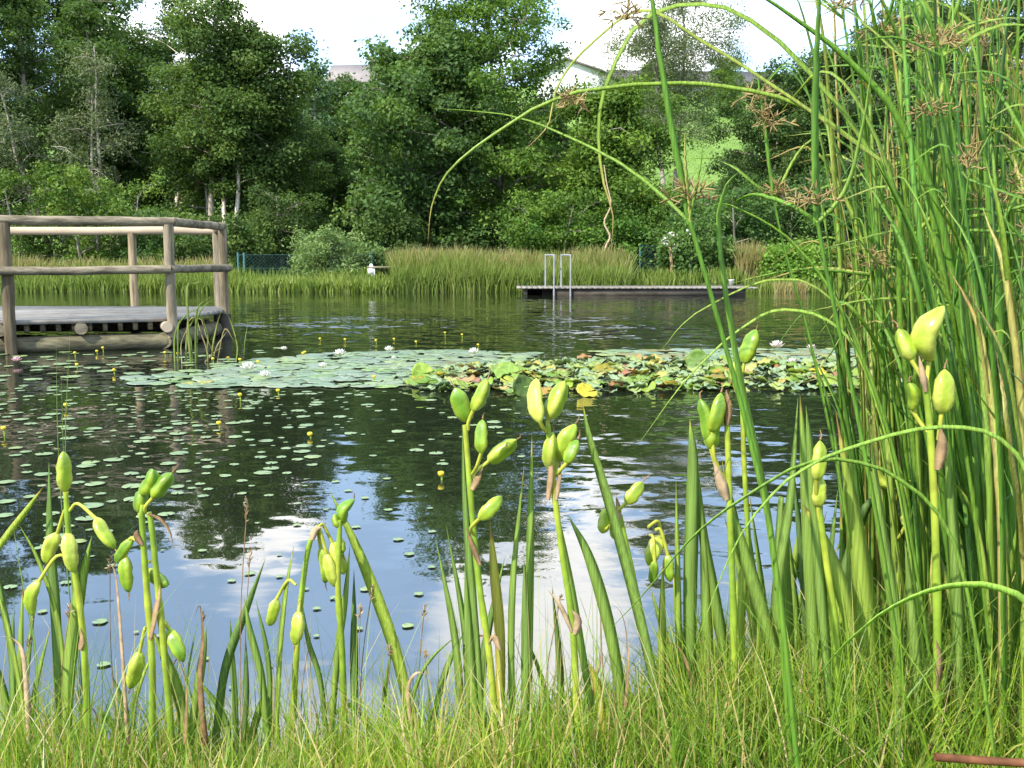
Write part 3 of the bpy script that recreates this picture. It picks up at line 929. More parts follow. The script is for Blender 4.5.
def lathe(mb, c, prof, n=14, tint=0.5):
    v, q = [], []
    for r, z in prof:
        for k in range(n):
            a = k / n * 2 * math.pi
            v.append((c[0] + r * math.cos(a), c[1] + r * math.sin(a), c[2] + z))
    m = len(prof)
    for i in range(m - 1):
        for k in range(n):
            q.append((i * n + k, i * n + (k + 1) % n, (i + 1) * n + (k + 1) % n, (i + 1) * n + k))
    mb.add(v, q, None, tint)


mb = MB()
p = at(371.5, 282, 28.4)
z_ = gz(p[0], 28.4)
lathe(mb, (p[0], 28.4, z_), [(0.0, 0), (0.07, 0), (0.07, 0.03), (0.03, 0.05), (0.03, 0.24), (0.10, 0.28), (0.12, 0.36), (0.10, 0.44), (0.05, 0.52), (0.03, 0.56), (0.0, 0.57)])
tag(obj('garden_ornament', mb.mesh('garden_ornament', M['whitepaint'], smooth=True)), 'small white pear shaped ornament standing left of the bench', 'ornament')
mb = MB()
p = at(732, 285, 28.0)
z_ = gz(p[0], 28.1)
lathe(mb, (p[0], 28.1, z_), [(0.0, 0.01), (0.06, 0.01), (0.075, 0.17), (0.082, 0.175), (0.082, 0.19), (0.07, 0.19), (0.055, 0.03), (0.0, 0.03)])
tag(obj('bucket', mb.mesh('bucket', M['whitepaint'], smooth=True)), 'small white bucket on the bank behind the right end of the jetty', 'bucket')

# ------------------------------------------------------------------ viewing platform with log railing
ZD = 0.325
def clip_poly(poly, nx, ny, d):
    """keep the side nx*x+ny*y <= d"""
    out = []
    for i in range(len(poly)):
        a, b = poly[i], poly[(i + 1) % len(poly)]
        da, db = nx * a[0] + ny * a[1] - d, nx * b[0] + ny * b[1] - d
        if da <= 0:
            out.append(a)
        if (da < 0 < db) or (db < 0 < da):
            t = da / (da - db)
            out.append((a[0] + (b[0] - a[0]) * t, a[1] + (b[1] - a[1]) * t))
    return out


def platform():
    P1 = at_z(10, 321, ZD)[:2]
    P2 = at_z(172, 317.5, ZD)[:2]
    P3 = at_z(225, 309.5, ZD)[:2]
    P4 = at_z(219, 306.5, ZD)[:2]
    PB = at_z(135, 306.3, ZD)[:2]
    fd = (P2 - P1) / np.linalg.norm(P2 - P1)
    P0 = P1 - fd * 1.9
    PL = P1 - fd * 5.5
    bd = (P4 - PB) / np.linalg.norm(P4 - PB)
    PBL = PB - bd * 2.2
    PBLL = PB - bd * 5.6
    poly = [tuple(PL), tuple(P2), tuple(P3), tuple(P4), tuple(PBLL)]
    cen = np.mean([P1, P2, P3, P4, PB], 0)
    root = thing('viewing_platform', (cen[0], cen[1], 0), 'weathered wooden viewing platform with round log railing over the pond', 'platform')
    off = np.array([cen[0], cen[1], 0])
    # planks run along the front edge
    mb = MB()
    n = np.array([-fd[1], fd[0]])
    s0 = np.dot(P1, n) - 0.02
    s1 = max(np.dot(q, n) for q in (P2, P3, P4, PBLL))
    wdt = 0.145
    k = 0
    s = s0
    while s < s1:
        pp = clip_poly(clip_poly(poly, -n[0], -n[1], -s), n[0], n[1], s + wdt - 0.002)
        if len(pp) >= 3:
            dz = rng.uniform(-0.001, 0.001)
            prism(mb, pp, ZD - 0.04 + dz, ZD + dz, rng.uniform(0.3, 0.8))
        s += wdt
    obj('deck_planks', mb.mesh('deck_planks', M['deckwood'], off), root)
    perp = np.array([-fd[1], fd[0]])
    # joists: log ends under the front edge
    q = P1 - fd * 0.9
    L = np.linalg.norm(P2 - q)
    for i in range(17):
        a = q + fd * (0.02 + i * L / 16.6) + perp * 0.05
        mb = MB()
        ln = 2.0
        box(mb, (a[0] + perp[0] * ln / 2, a[1] + perp[1] * ln / 2, ZD - 0.083), (0.045, ln, 0.08), math.atan2(perp[1], perp[0]) - math.pi / 2, rng.uniform(0.5, 1))
        obj('joist', mb.mesh('joist', M['log'], off), root, (0.75, 0.72, 0.65))

    def log(name, pts, r, mat='log', color=None, tint=0.5, n_=12):
        mb_ = MB()
        P = spline(pts, 10)
        P[1:-1] += rng.normal(size=(8, 3)) * 0.003
        rr = r * (1 + 0.025 * np.sin(np.linspace(0, 7, 10) + rng.uniform(0, 6)))
        tube(mb_, P, rr, n_, tint)
        return obj(name, mb_.mesh(name, M[mat], off, True), root, color)

    def p3(p, z):
        return np.array([p[0], p[1], z])
    rr = 0.056
    # beams
    ins = perp * 0.10
    log('beam', [p3(P1 - fd * 3 + ins, 0.075), p3(P2 + ins - fd * 0.05, 0.075)], 0.085, color=(0.75, 0.8, 0.7))
    e1 = (P3 - P2)
    e1n = np.array([-e1[1], e1[0]]) / np.linalg.norm(e1)
    log('beam', [p3(P2 + e1n * 0.10, 0.085), p3(P3 + e1n * 0.10, 0.10)], 0.085, color=(0.7, 0.75, 0.65))
    log('beam', [p3(PBLL - np.array([0, 0.15]), 0.09), p3(P4 - np.array([0.1, 0.15]), 0.09)], 0.085, 'darkwood')
    # cross logs whose round ends show
    a = P2 - fd * 0.06
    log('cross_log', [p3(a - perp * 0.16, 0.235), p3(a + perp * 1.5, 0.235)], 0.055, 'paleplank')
    a = P1 + fd * 0.64
    log('cross_log', [p3(a - perp * 0.03, 0.235), p3(a + perp * 1.7, 0.235)], 0.062)
    a = P1 - fd * 0.1
    log('cross_log', [p3(a - perp * 0.03, 0.235), p3(a + perp * 1.7, 0.235)], 0.06)
    HT, HM = ZD + 0.985, ZD + 0.49
    out = -perp * 0.03
    for p, zb, cl in ((P0, -0.6, None), (P1, -0.6, (0.72, 0.68, 0.62)), (P2, 0.12, None), (P3, 0.0, (1.15, 1.12, 1.05)),  # dark tint of the near post: its shade put into the colour
                      (P4, 0.0, None), (PB, 0.0, (1.2, 1.12, 1.0)), (PBL, 0.0, None)):
        o_ = out if p is P0 or p is P1 or p is P2 else np.zeros(2)
        log('post', [p3(p + o_, zb), p3(p + o_, (zb + HT) / 2), p3(p + o_, HT - 0.03)], rr * (1.02 if p is P1 else 0.93), 'postlog', color=cl)
    # under-water piles
    for p in (P3, P4, PB, P2 + perp * 0.5):
        log('pile', [p3(p, -0.7), p3(p, ZD - 0.05)], 0.07, 'darkwood')
    log('top_rail', [p3(P1 - fd * 3.2 + out, HT), p3(P1 + out, HT - 0.004), p3(P2 + fd * 0.06 + out, HT)], 0.047)
    log('top_rail', [p3(P2 + fd * 0.03 + out, HT - 0.002), p3(P3 + (P3 - P2) * 0.02, HT)], 0.046, color=(1.08, 1.05, 1.0))
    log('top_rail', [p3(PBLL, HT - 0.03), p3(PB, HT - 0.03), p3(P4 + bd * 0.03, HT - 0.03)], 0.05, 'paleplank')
    log('top_rail', [p3(P4, HT - 0.02), p3(P3, HT - 0.015)], 0.048)
    log('middle_rail', [p3(P1 - fd * 3.2 + out - perp * 0.07, HM), p3(P1 + out - perp * 0.075, HM), p3(P2 - perp * 0.07 + out, HM + 0.01)], 0.044)
    log('middle_rail', [p3(P2 - perp * 0.05 + out, HM + 0.01), p3(P3 - e1n * 0.07, HM + 0.005)], 0.043)
    log('middle_rail', [p3(PBLL - np.array([0, 0.07]), HM - 0.03), p3(P4 - np.array([0, 0.07]), HM - 0.03)], 0.045) if False else None


platform()

# ------------------------------------------------------------------ bathing jetty with steps
def jetty():
    a = at_z(521, 297.2, 0.0)
    b = at_z(744, 294.0, 0.0)
    Y0 = a[1]
    x0, x1 = a[0], b[0]
    y0 = (a[1] + b[1]) / 2
    root = thing('bathing_jetty', ((x0 + x1) / 2, y0 + 0.8, 0), 'long low floating wooden jetty near the far bank', 'jetty')
    off = np.array(root.location)
    mb = MB()
    n = 44
    w_ = (x1 - x0 + 0.2) / n
    for i in range(n):
        box(mb, (x0 - 0.1 + (i + 0.5) * w_, y0 + 0.8, 0.185), (w_ - 0.01, 1.7, 0.035), 0, rng.uniform(0.5, 1.0))
    obj('deck_planks', mb.mesh('deck_planks', M['deckwood'], off), root, (0.62, 0.62, 0.6))
    mb = MB()
    box(mb, ((x0 + x1) / 2 + 0.3, y0 + 0.06, 0.065), (x1 - x0 - 1.0, 0.10, 0.2), 0, 0.3)
    obj('front_beam', mb.mesh('front_beam', M['darkwood'], off), root)
    mb = MB()
    box(mb, ((x0 + x1) / 2, y0 + 1.5, 0.065), (x1 - x0 - 0.2, 0.10, 0.2), 0, 0.3)
    obj('rear_beam', mb.mesh('rear_beam', M['darkwood'], off), root)
    mb = MB()
    box(mb, (x0 + 0.12, y0 + 0.8, 0.065), (0.10, 1.3, 0.2), 0, 0.5)
    obj('end_beam', mb.mesh('end_beam', M['log'], off), root)
    for k in range(3):
        mb = MB()
        cx = x0 + 0.9 + k * (x1 - x0 - 1.6) / 2
        tube(mb, [(cx - 0.35, y0 + 0.75, 0.0), (cx + 0.35, y0 + 0.75, 0.0)], 0.15, 14, 0.5)
        obj('float', mb.mesh('float', M['darkwood'], off, True), root)
    lad = obj('ladder', None, root)
    # two handrails, each an upside-down U
    for pa, pb in ((546, 554), (562, 570.5)):
        mb = MB()
        xa, xb = at(pa, 257, y0)[0], at(pb, 257, y0)[0]
        zt = at(pa, 255, y0)[2]
        ya, yb = y0 - 0.06, y0 + 0.35
        pts = [(xb, ya, -0.5), (xb, ya, 0.2), (xb, ya, zt - 0.06), (xb - 0.015, ya + 0.02, zt - 0.01), ((xa + xb) / 2, (ya + yb) / 2, zt), (xa + 0.015, yb - 0.02, zt - 0.01), (xa, yb, zt - 0.06), (xa, yb, 0.2)]
        tube(mb, spline(pts, 40), 0.021, 8, 0.8)
        obj('handrail', mb.mesh('handrail', M['steel'], off, True), root)
    bpy.data.objects.remove(lad)
    mb = MB()
    xb, xd = at(554, 257, y0)[0], at(570.5, 257, y0)[0]
    for zz in (-0.1, -0.35):
        box(mb, ((xb + xd) / 2, y0 - 0.06, zz), (xd - xb, 0.08, 0.03), 0, 0.8)
    obj('step', mb.mesh('step', M['steel'], off), root)


jetty()

# ------------------------------------------------------------------ lily pads
def pad_mesh(seed, curl=0.0, wave=0.02, notch=0.35):
    r_ = np.random.default_rng(seed)
    n, rings = 26, 4
    v = [(0, 0, 0)]
    ph = r_.uniform(0, 6, 3)
    for k in range(1, rings + 1):
        f = k / rings
        for i in range(n):
            a = notch * 0.5 + (2 * math.pi - notch) * i / (n - 1)
            rad = f * (1 + 0.05 * math.sin(3 * a + ph[0]) + 0.03 * math.sin(5 * a + ph[1]))
            x, y = rad * math.cos(a), rad * math.sin(a)
            z = curl * f ** 3 * (0.55 + 0.45 * math.sin(2 * a + ph[2])) + wave * f * f * math.sin(7 * a + ph[1])
            v.append((x, y, z))
    q, t = [], []
    for i in range(n - 1):
        t.append((0, 1 + i, 2 + i))
        for k in range(rings - 1):
            o0, o1 = 1 + k * n, 1 + (k + 1) * n
            q.append((o0 + i, o1 + i, o1 + i + 1, o0 + i + 1))
    V = np.array(v)
    Vb = V - np.array([0, 0, 0.02])
    m0 = len(V)
    qb = [tuple(m0 + c for c in reversed(f)) for f in q]
    tb = [tuple(m0 + c for c in reversed(f)) for f in t]
    e = 1 + (rings - 1) * n
    rim = [(e + i, m0 + e + i, m0 + e + i + 1, e + i + 1) for i in range(n - 1)]
    rad = np.linalg.norm(V[:, :2], axis=1)
    tint = np.clip(0.45 + 0.3 * r_.normal(size=m0) * 0.4 + 0.25 * (rad - 0.5), 0, 1)
    mb_ = MB()
    mb_.add(np.concatenate([V, Vb]), q + qb + rim, t + tb, np.concatenate([tint, tint]))
    return mb_


M['padmass'] = leaf_mat('crumpled_pad_skin', [(0.0, (0.13, 0.19, 0.045)), (0.5, (0.19, 0.25, 0.055)), (1.0, (0.29, 0.31, 0.07))], 0.12, 0.5, 0.3, 14.0, 0.3, 0.2, 30)
PADS = {'flat': [pad_mesh(s, 0.02, 0.012, random.Random(s).uniform(0.25, 0.6)).mesh('flat_pad', M['pad'], smooth=True) for s in (1, 2, 3, 4)],
        'curl': [pad_mesh(s, 0.32, 0.08).mesh('curled_pad', M['padmass'], smooth=True) for s in (5, 6, 7, 8, 9)]}


def in_poly(x, y, poly):
    c = False
    for i in range(len(poly)):
        (x0, y0), (x1, y1) = poly[i], poly[i - 1]
        if (y0 > y) != (y1 > y) and x < (x1 - x0) * (y - y0) / (y1 - y0) + x0:
            c = not c
    return c


def scatter_px(poly, n, mind, tries=40, dens=None):
    """points on the water inside an outline, not closer than mind metres"""
    xs, ys = [p[0] for p in poly], [p[1] for p in poly]
    W0 = [at_z(x, y)[:2] for x, y in poly]
    lx, hx = min(w[0] for w in W0), max(w[0] for w in W0)
    ly, hy = min(w[1] for w in W0), max(w[1] for w in W0)
    wp = [tuple(w) for w in W0]
    out = []
    for _ in range(n * tries):
        if len(out) >= n:
            break
        x, y = random.uniform(lx, hx), random.uniform(ly, hy)
        if not in_poly(x, y, wp):
            continue
        if dens and random.random() > dens(x, y):
            continue
        if all((x - a) ** 2 + (y - b) ** 2 > mind ** 2 for a, b in out):
            out.append((x, y))
    return out


pads = []      # (projected size, kind, x, y, z, radius, tilt axis angle, tilt, color, label, group)
GREEN = [(1.05, 1.0, 1.25), (1.35, 1.2, 1.5), (1.0, 1.05, 1.3), (1.2, 1.1, 1.6)]
WARM = [(1.3, 0.85, 0.5), (0.85, 1.0, 0.8), (1.1, 0.65, 0.5), (0.95, 1.05, 0.75), (0.8, 1.0, 0.8), (1.0, 1.1, 0.7), (0.6, 0.8, 0.5), (0.8, 1.0, 0.6), (1.0, 1.15, 0.65), (1.15, 1.3, 0.6), (0.85, 0.95, 0.55), (1.3, 1.4, 0.7), (0.7, 0.9, 0.5), (1.0, 1.05, 0.7), (1.5, 1.3, 0.6), (2.3, 1.5, 0.6), (1.9, 0.85, 0.45), (0.75, 0.95, 0.6), (1.2, 1.25, 0.75), (0.95, 1.1, 0.7), (1.3, 1.3, 0.8), (1.1, 1.2, 0.75)]
belt = [(128, 379), (200, 370), (270, 360), (330, 354), (440, 351), (540, 354), (520, 362), (470, 372), (430, 388), (330, 387), (220, 388), (130, 383)]
for x, y in scatter_px(belt, 235, 0.15):
    pads.append([1 / y, 'flat', x, y, 0.008, random.uniform(0.075, 0.16), random.uniform(0, 6.3), random.uniform(0, 0.05), random.choice(GREEN) if random.random() < 0.92 else random.choice(WARM),
                 'flat grey green lily pad floating in the left half of the belt', 'flat lily pads of the belt'])
mass = [(395, 384), (440, 370), (500, 364), (600, 362), (720, 362), (880, 362), (960, 366), (960, 390), (760, 391), (640, 392), (540, 396), (430, 391)]
for x, y in scatter_px(mass, 480, 0.07):
    pads.append([1.25 / y, 'curl', x, y, random.uniform(0.003, 0.03), random.uniform(0.045, 0.095), random.uniform(0, 6.3), random.uniform(0.03, 0.36), random.choice(WARM),
                 'crumpled raised lily leaf in the green, yellow and brown mass of the belt', 'crumpled lily leaves of the belt'])
strip = [(590, 352), (720, 350), (960, 349), (960, 362), (720, 361), (610, 359)]
for x, y in scatter_px(strip, 90, 0.17):
    pads.append([1 / y, 'flat', x, y, 0.008, random.uniform(0.10, 0.16), random.uniform(0, 6.3), random.uniform(0, 0.05), random.choice(GREEN + WARM[:2]),
                 'flat lily pad in the thin strip behind the crumpled leaves', 'flat pads behind the crumpled leaves'])
loose = [(-30, 385), (150, 388), (330, 392), (440, 392), (520, 400), (530, 480), (420, 475), (330, 462), (220, 510), (100, 540), (-60, 560)]
for x, y in scatter_px(loose, 400, 0.07, dens=lambda x, y: 0.25 + 0.75 * (x < -0.9)):
    pads.append([1 / y * 0.6, 'flat', x, y, 0.005, random.choice((0.014, 0.02, 0.028, 0.04)) * random.uniform(0.8, 1.15), random.uniform(0, 6.3), random.uniform(0, 0.03), tuple(q * 1.35 for q in random.choice(GREEN)),  # lightened tint: sky reflection on these pads is put into the colour
                 'small lone lily pad floating on the open water in front of the belt', 'small loose lily pads on the open water'])
nearl = [(-60, 560), (100, 540), (230, 505), (330, 470), (420, 480), (440, 520), (420, 640), (250, 690), (0, 690)]
for x, y in scatter_px(nearl, 60, 0.07):
    pads.append([1 / y * 0.5, 'flat', x, y, 0.004, random.uniform(0.007, 0.02), random.uniform(0, 6.3), random.uniform(0, 0.03), random.choice(GREEN + [(0.8, 0.7, 0.6), (0.6, 0.55, 0.5)]),
                 'tiny lily leaf floating on the sky reflection near the bank', 'tiny lily leaves near the bank'])
deckp = [(-20, 352), (150, 352), (240, 352), (300, 345), (280, 356), (200, 368), (130, 376), (-20, 384)]
for x, y in scatter_px(deckp, 50, 0.2):
    pads.append([1 / y * 0.8, 'flat', x, y, 0.006, random.uniform(0.04, 0.09), random.uniform(0, 6.3), random.uniform(0, 0.03), random.choice(GREEN),
                 'lily pad floating on the dark water in front of the platform', 'lily pads in front of the platform'])
for p_ in pads:
    p_[0] *= p_[5]
pads.sort(key=lambda p_: -p_[0])
rest = MB()
for k, (sz, kd, x, y, z, r_, az, tl, cl, lab, grp) in enumerate(pads):
    me = random.choice(PADS[kd])
    if k < 300:
        o = obj('lily_pad', me, None, cl)
        o.location = (x, y, z)
        o.scale = (r_, r_, r_)
        o.rotation_euler = (tl * math.cos(az), tl * math.sin(az), az * 3.1)
        tag(o, lab, 'lily pad', grp)
    else:
        s_ = pad_mesh(random.randrange(40), 0.45 if kd == 'curl' else 0.02, 0.09 if kd == 'curl' else 0.012)
        V = np.concatenate(s_.v) * r_
        a = az * 3.1
        cx, sx = math.cos(a), math.sin(a)
        V = np.stack([V[:, 0] * cx - V[:, 1] * sx, V[:, 0] * sx + V[:, 1] * cx, V[:, 2]], 1)
        V[:, 2] += V[:, 1] * tl * math.cos(az) - V[:, 0] * tl * math.sin(az)
        V += np.array([x, y, z])
        warm = cl[0] / cl[2]
        rest.add(V, np.concatenate(s_.q), np.concatenate(s_.t), float(np.clip(0.25 + 0.22 * (warm - 0.9) + rng.normal() * 0.12, 0, 1)))
padrest = leaf_mat('small_lily_pad_skin', [(0.0, (0.19, 0.27, 0.12)), (0.35, (0.24, 0.32, 0.14)), (0.6, (0.28, 0.33, 0.07)), (0.85, (0.42, 0.33, 0.07)), (1.0, (0.30, 0.13, 0.05))], 0.08, 0.36, 0.5)  # green end kept pale, sky reflection of the loose pads put into it
tag(obj('small_lily_pads', rest.mesh('small_lily_pads', padrest, smooth=True)), 'scatter of small distant lily pads filling in between the larger ones', 'lily pads', kind='stuff')

# upright lily leaves that stick out of the belt
for px, py, r_, tilt, rz, cl, lab in [
    (422, 374, 0.085, 1.25, 0.2, (1.3, 1.45, 0.9), 'bright yellow green lily leaf standing upright left of the middle of the belt'),
    (508, 372, 0.10, 0.75, -0.1, (1.0, 1.2, 0.9), 'domed glossy green lily leaf raised behind the crumpled leaves'),
    (523, 388, 0.085, 1.2, 0.5, (0.4, 0.5, 0.35), 'dark upright lily leaf behind the pale pair of iris pods'),
    (697, 361, 0.095, 1.25, -0.3, (0.6, 0.8, 0.55), 'round dark green lily leaf standing upright behind the thin sedge arch'),
    (587, 388, 0.075, 0.55, 0.4, (2.3, 1.5, 0.5), 'crumpled yellow lily leaf right of the pale pair of iris pods'),
]:
    p = at_z(px, py + 8, 0.0)
    o = obj('lily_pad', random.choice(PADS['curl']), None, cl)
    o.location = (p[0], p[1], r_ * math.sin(tilt) * 0.8)
    o.scale = (r_, r_, r_)
    o.rotation_euler = (tilt, 0, rz)
    tag(o, lab, 'lily pad')

# ------------------------------------------------------------------ flowers on the water
def lily_flower(label, px, py, r_, pink=0.0, group=None):
    p = at_z(px, py, 0.0)
    root = thing('water_lily', (p[0], p[1], 0.03), label, 'flower', group)
    mb = MB()
    for ring, (n, el, sc_) in enumerate(((8, 0.35, 1.0), (8, 0.75, 0.9), (6, 1.15, 0.75))):
        for i in range(n):
            a = i / n * 6.283 + ring * 0.4 + rng.normal() * 0.06
            d = np.array([math.cos(a) * math.cos(el), math.sin(a) * math.cos(el), math.sin(el)])
            P = [d * r_ * sc_ * t + np.array([0, 0, 0.25 * r_ * t * t]) for t in (0.12, 0.45, 0.8, 1.0)]
            blade(mb, P, [0.2 * r_, 0.5 * r_, 0.4 * r_, 0.03 * r_], np.array([-d[0], -d[1], 1.0]), 0.08, 0.12, rng.uniform(0, 1))
    obj('petals', mb.mesh('petals', M['white_flower']), root, (1, 1 - 0.3 * pink, 1 - 0.2 * pink))
    mb = MB()
    lathe(mb, (0, 0, 0.02), [(0.0, 0), (0.16 * r_, 0.02 * r_), (0.2 * r_, 0.3 * r_), (0.0, 0.38 * r_)], 8)
    obj('stamens', mb.mesh('stamens', M['yellow_flower']), root)


for px, py, r_, pk, lab in [
    (248, 374, 0.075, 0, 'white water lily on the grey green pads, largest of the left ones'),
    (265, 381, 0.055, 0, 'white water lily at the front rim of the left pads, below the largest left one'),
    (284, 353, 0.04, 0, 'small white water lily alone at the back rim of the left pads'),
    (340, 359, 0.07, 0, 'flat open white water lily at the back of the pads, left of the bright leaf'),
    (389, 354, 0.055, 0, 'white water lily at the back rim of the pads above the upright bright leaf'),
    (323, 371, 0.045, 0, 'small white water lily amid the grey green pads'),
    (394, 362, 0.03, 0, 'white water lily bud just in front of the back rim lily'),
    (474, 357, 0.065, 0, 'white water lily left of the domed green leaf'),
    (777, 351, 0.085, 0.35, 'largest pinkish white water lily behind the sedge stems'),
    (811, 352, 0.055, 0.5, 'pink water lily raised on a short stalk right of the largest pinkish one'),
    (792, 367, 0.055, 0.2, 'pale water lily in front of the two pinkish ones'),
    (17, 365, 0.05, 1.0, 'dark pink water lily in front of the near platform post'),
]:
    lily_flower(lab, px, py, r_, pk)


def yellow_bud(px, py):
    p = at_z(px, py, 0.0)
    h = rng.uniform(0.012, 0.035)
    root = thing('pond_lily', (p[0], p[1], 0), 'small yellow pond lily bud on a short stalk above the water', 'flower', 'yellow pond lily buds')
    mb = MB()
    tube(mb, [(0, 0, -0.05), (0.004, 0, h * 0.5), (0, 0, h)], 0.005, 5, 0.4)
    obj('stalk', mb.mesh('stalk', M['stem'], smooth=True), root)
    mb = MB()
    lathe(mb, (0, 0, h), [(0.0, -0.004), (0.009, 0.0), (0.0145, 0.009), (0.0135, 0.017), (0.007, 0.02), (0.0, 0.016)], 9)
    obj('petals', mb.mesh('bud', M['yellow_flower'], smooth=True), root)


for px, py in [(320, 339), (345, 340), (376, 342), (394, 339), (416, 342), (445, 334), (462, 336), (478, 345), (305, 353), (240, 362), (258, 362), (303, 354),
               (75, 355), (97, 352), (103, 350), (77, 366), (114, 372), (165, 355), (178, 354), (213, 361), (228, 360),
               (374, 379), (278, 392), (66, 408), (310, 436), (4, 434), (240, 399), (219, 426), (441, 478)]:
    yellow_bud(px, py + 2)

# ------------------------------------------------------------------ reed clump by the platform and rushes
def clump(name, label, base_px, Y, leaves_, cat, mat='reed'):
    p = at(base_px, 257, Y)
    root = thing(name, (p[0], Y, 0), label, cat)
    for pts, w_, tn in leaves_:
        mb = MB()
        P = spline([at(x, y, Y + dy) for x, y, dy in pts], 12)
        k = np.linspace(0, 1, 12)
        blade(mb, P, w_ * np.clip(1.05 - k ** 2.5, 0.05, 1), [rng.normal() * 0.5, -1, 0.2], 0.1, 0.1, tn)
        obj('leaf', mb.mesh('leaf', M[mat], np.array(root.location)), root)
    return root


YB = float(at_z(195, 362)[1])
lv = []
for pts, tn in [([(175, 365), (175, 335), (186, 315), (206, 305)], 0.5), ([(178, 366), (178, 330), (180, 318)], 0.3), ([(182, 366), (181, 345), (187, 330), (196, 318)], 0.9),
                ([(186, 362), (187, 336), (192, 322), (200, 310)], 0.55), ([(192, 366), (191, 340), (188, 330)], 0.35), ([(196, 366), (197, 345), (198, 322)], 0.3),
                ([(187, 324), (200, 318), (206, 336), (212, 350)], 0.95), ([(208, 362), (207, 350), (200, 330), (196, 315)], 0.95), ([(212, 362), (213, 345), (217, 325), (221, 312)], 0.7),
                ([(208, 340), (206, 328), (200, 312)], 0.4), ([(196, 364), (196, 330), (201, 310), (213, 299)], 0.45), ([(214, 355), (218, 344), (228, 330)], 0.97),
                ([(224, 330), (232, 338), (240, 355)], 0.95), ([(236, 362), (237, 345), (230, 320), (225, 312)], 0.6), ([(244, 358), (245, 340), (248, 322)], 0.35), ([(205, 362), (215, 352), (222, 348)], 0.98),
                ([(187, 290), (194, 284), (203, 281)], 0.5), ([(196, 322), (199, 306), (212, 296)], 0.4)]:
    lv.append(([(x, y, rng.normal() * 0.06) for x, y in pts], 0.018 if tn < 0.9 else 0.014, tn))
# every leaf starts at the water
lv2 = []
for pts, w_, tn in lv:
    x0, y0, d0 = pts[0]
    if y0 < 352:
        pts = [(x0 + (200 - x0) * 0.3, 364, d0)] + pts
    lv2.append((pts, w_, tn))
clump('reed_clump', 'clump of green and dry reeds in the water at the platform corner', 196, YB, lv2, 'reeds')
YR = 1.75
clump('rush_tuft', 'three thin upright rush stalks above the upright iris pod on the left', 62, YR,
      [([(80, 712, 0), (60, 480, 0), (56, 340, 0)], 0.0022, 0.3), ([(82, 712, 0), (66, 500, 0.02), (61, 372, 0)], 0.0022, 0.3), ([(84, 712, 0), (66, 480, 0), (70, 330, 0)], 0.0024, 0.35)], 'rush', 'iris')

# ------------------------------------------------------------------ irises
def pod_mesh(mb, base, tip, wid, roll=0.0, tint=0.5, neck=0.0):
    base, tip = np.asarray(base, float), np.asarray(tip, float)
    ax = tip - base
    L = np.linalg.norm(ax)
    ax /= L
    u = np.cross(ax, [0.2, 0.9, 0.3])
    u /= np.linalg.norm(u)
    v = np.cross(ax, u)
    side = u * rng.normal() + v * rng.normal()
    bend = rng.normal() * 0.05 * L
    prof = [(0.0, 0.10), (0.03, 0.36), (0.10, 0.68), (0.22, 0.92), (0.36, 1.0), (0.5, 0.99 - neck), (0.64, 0.97 - neck * 0.7), (0.78, 0.86), (0.88, 0.66), (0.95, 0.42), (0.99, 0.22), (1.02, 0.05)]
    n = 18
    V = []
    for t, r_ in prof:
        c = base + ax * L * t + side * bend * math.sin(t * math.pi)
        for k in range(n):
            a = k / n * 6.2832
            rr = wid * 0.475 * r_ * (1 + 0.11 * math.cos(3 * (a + roll)) - 0.07 * max(0, math.cos(3 * (a + roll) + math.pi)) ** 6 + 0.055 * math.sin(t * 19 + roll * 5) + 0.03 * math.sin(t * 27 + a * 3))
            V.append(c + (u * math.cos(a) + v * math.sin(a)) * rr)
    q = [(i * n + k, i * n + (k + 1) % n, (i + 1) * n + (k + 1) % n, (i + 1) * n + k) for i in range(len(prof) - 1) for k in range(n)]
    tn = np.array([np.clip(tint + 0.3 * (0.45 - t) + 0.2 * math.cos(3 * (k / n * 6.2832 + roll)), 0, 1) for t, r_ in prof for k in range(n)])  # grooves tinted darker than the ribs, crease shade put into the colour
    mb.add(V, q, None, tn)


def iris_leaf(root, pts, wpx, Y, tint, name='leaf', tip_brown=None):
    off = np.array(root.location)
    mb = MB()
    pts = [(p[0], p[1], p[2] if len(p) > 2 else 0.0) for p in pts]
    P = spline([at(x, y, Y + d) for x, y, d in pts], 18)
    k = np.linspace(0, 1, 18)
    w_ = wpx / F * Y * np.clip(np.minimum(0.72 + 0.5 * k, 1.0) * np.clip(1 - np.clip((k - 0.35) / 0.65, 0, 1) ** 1.9, 0.02, 1), 0.03, 1)
    tb = (rng.uniform() < 0.5) if tip_brown is None else tip_brown
    tn = np.clip(tint + (0.6 * np.clip((k - 0.86) / 0.12, 0, 1) if tb else 0) + 0.18 * np.clip(0.25 - k, 0, 1), 0, 1)
    f = np.array([rng.uniform(-0.75, 0.35), -1, 0.15])
    blade(mb, P, w_ * 0.94, f, 0.06, 0.03, tn, rng.uniform(-0.5, 0.5), 0.04)
    return obj(name, mb.mesh('iris_leaf', M['iris'], off), root)


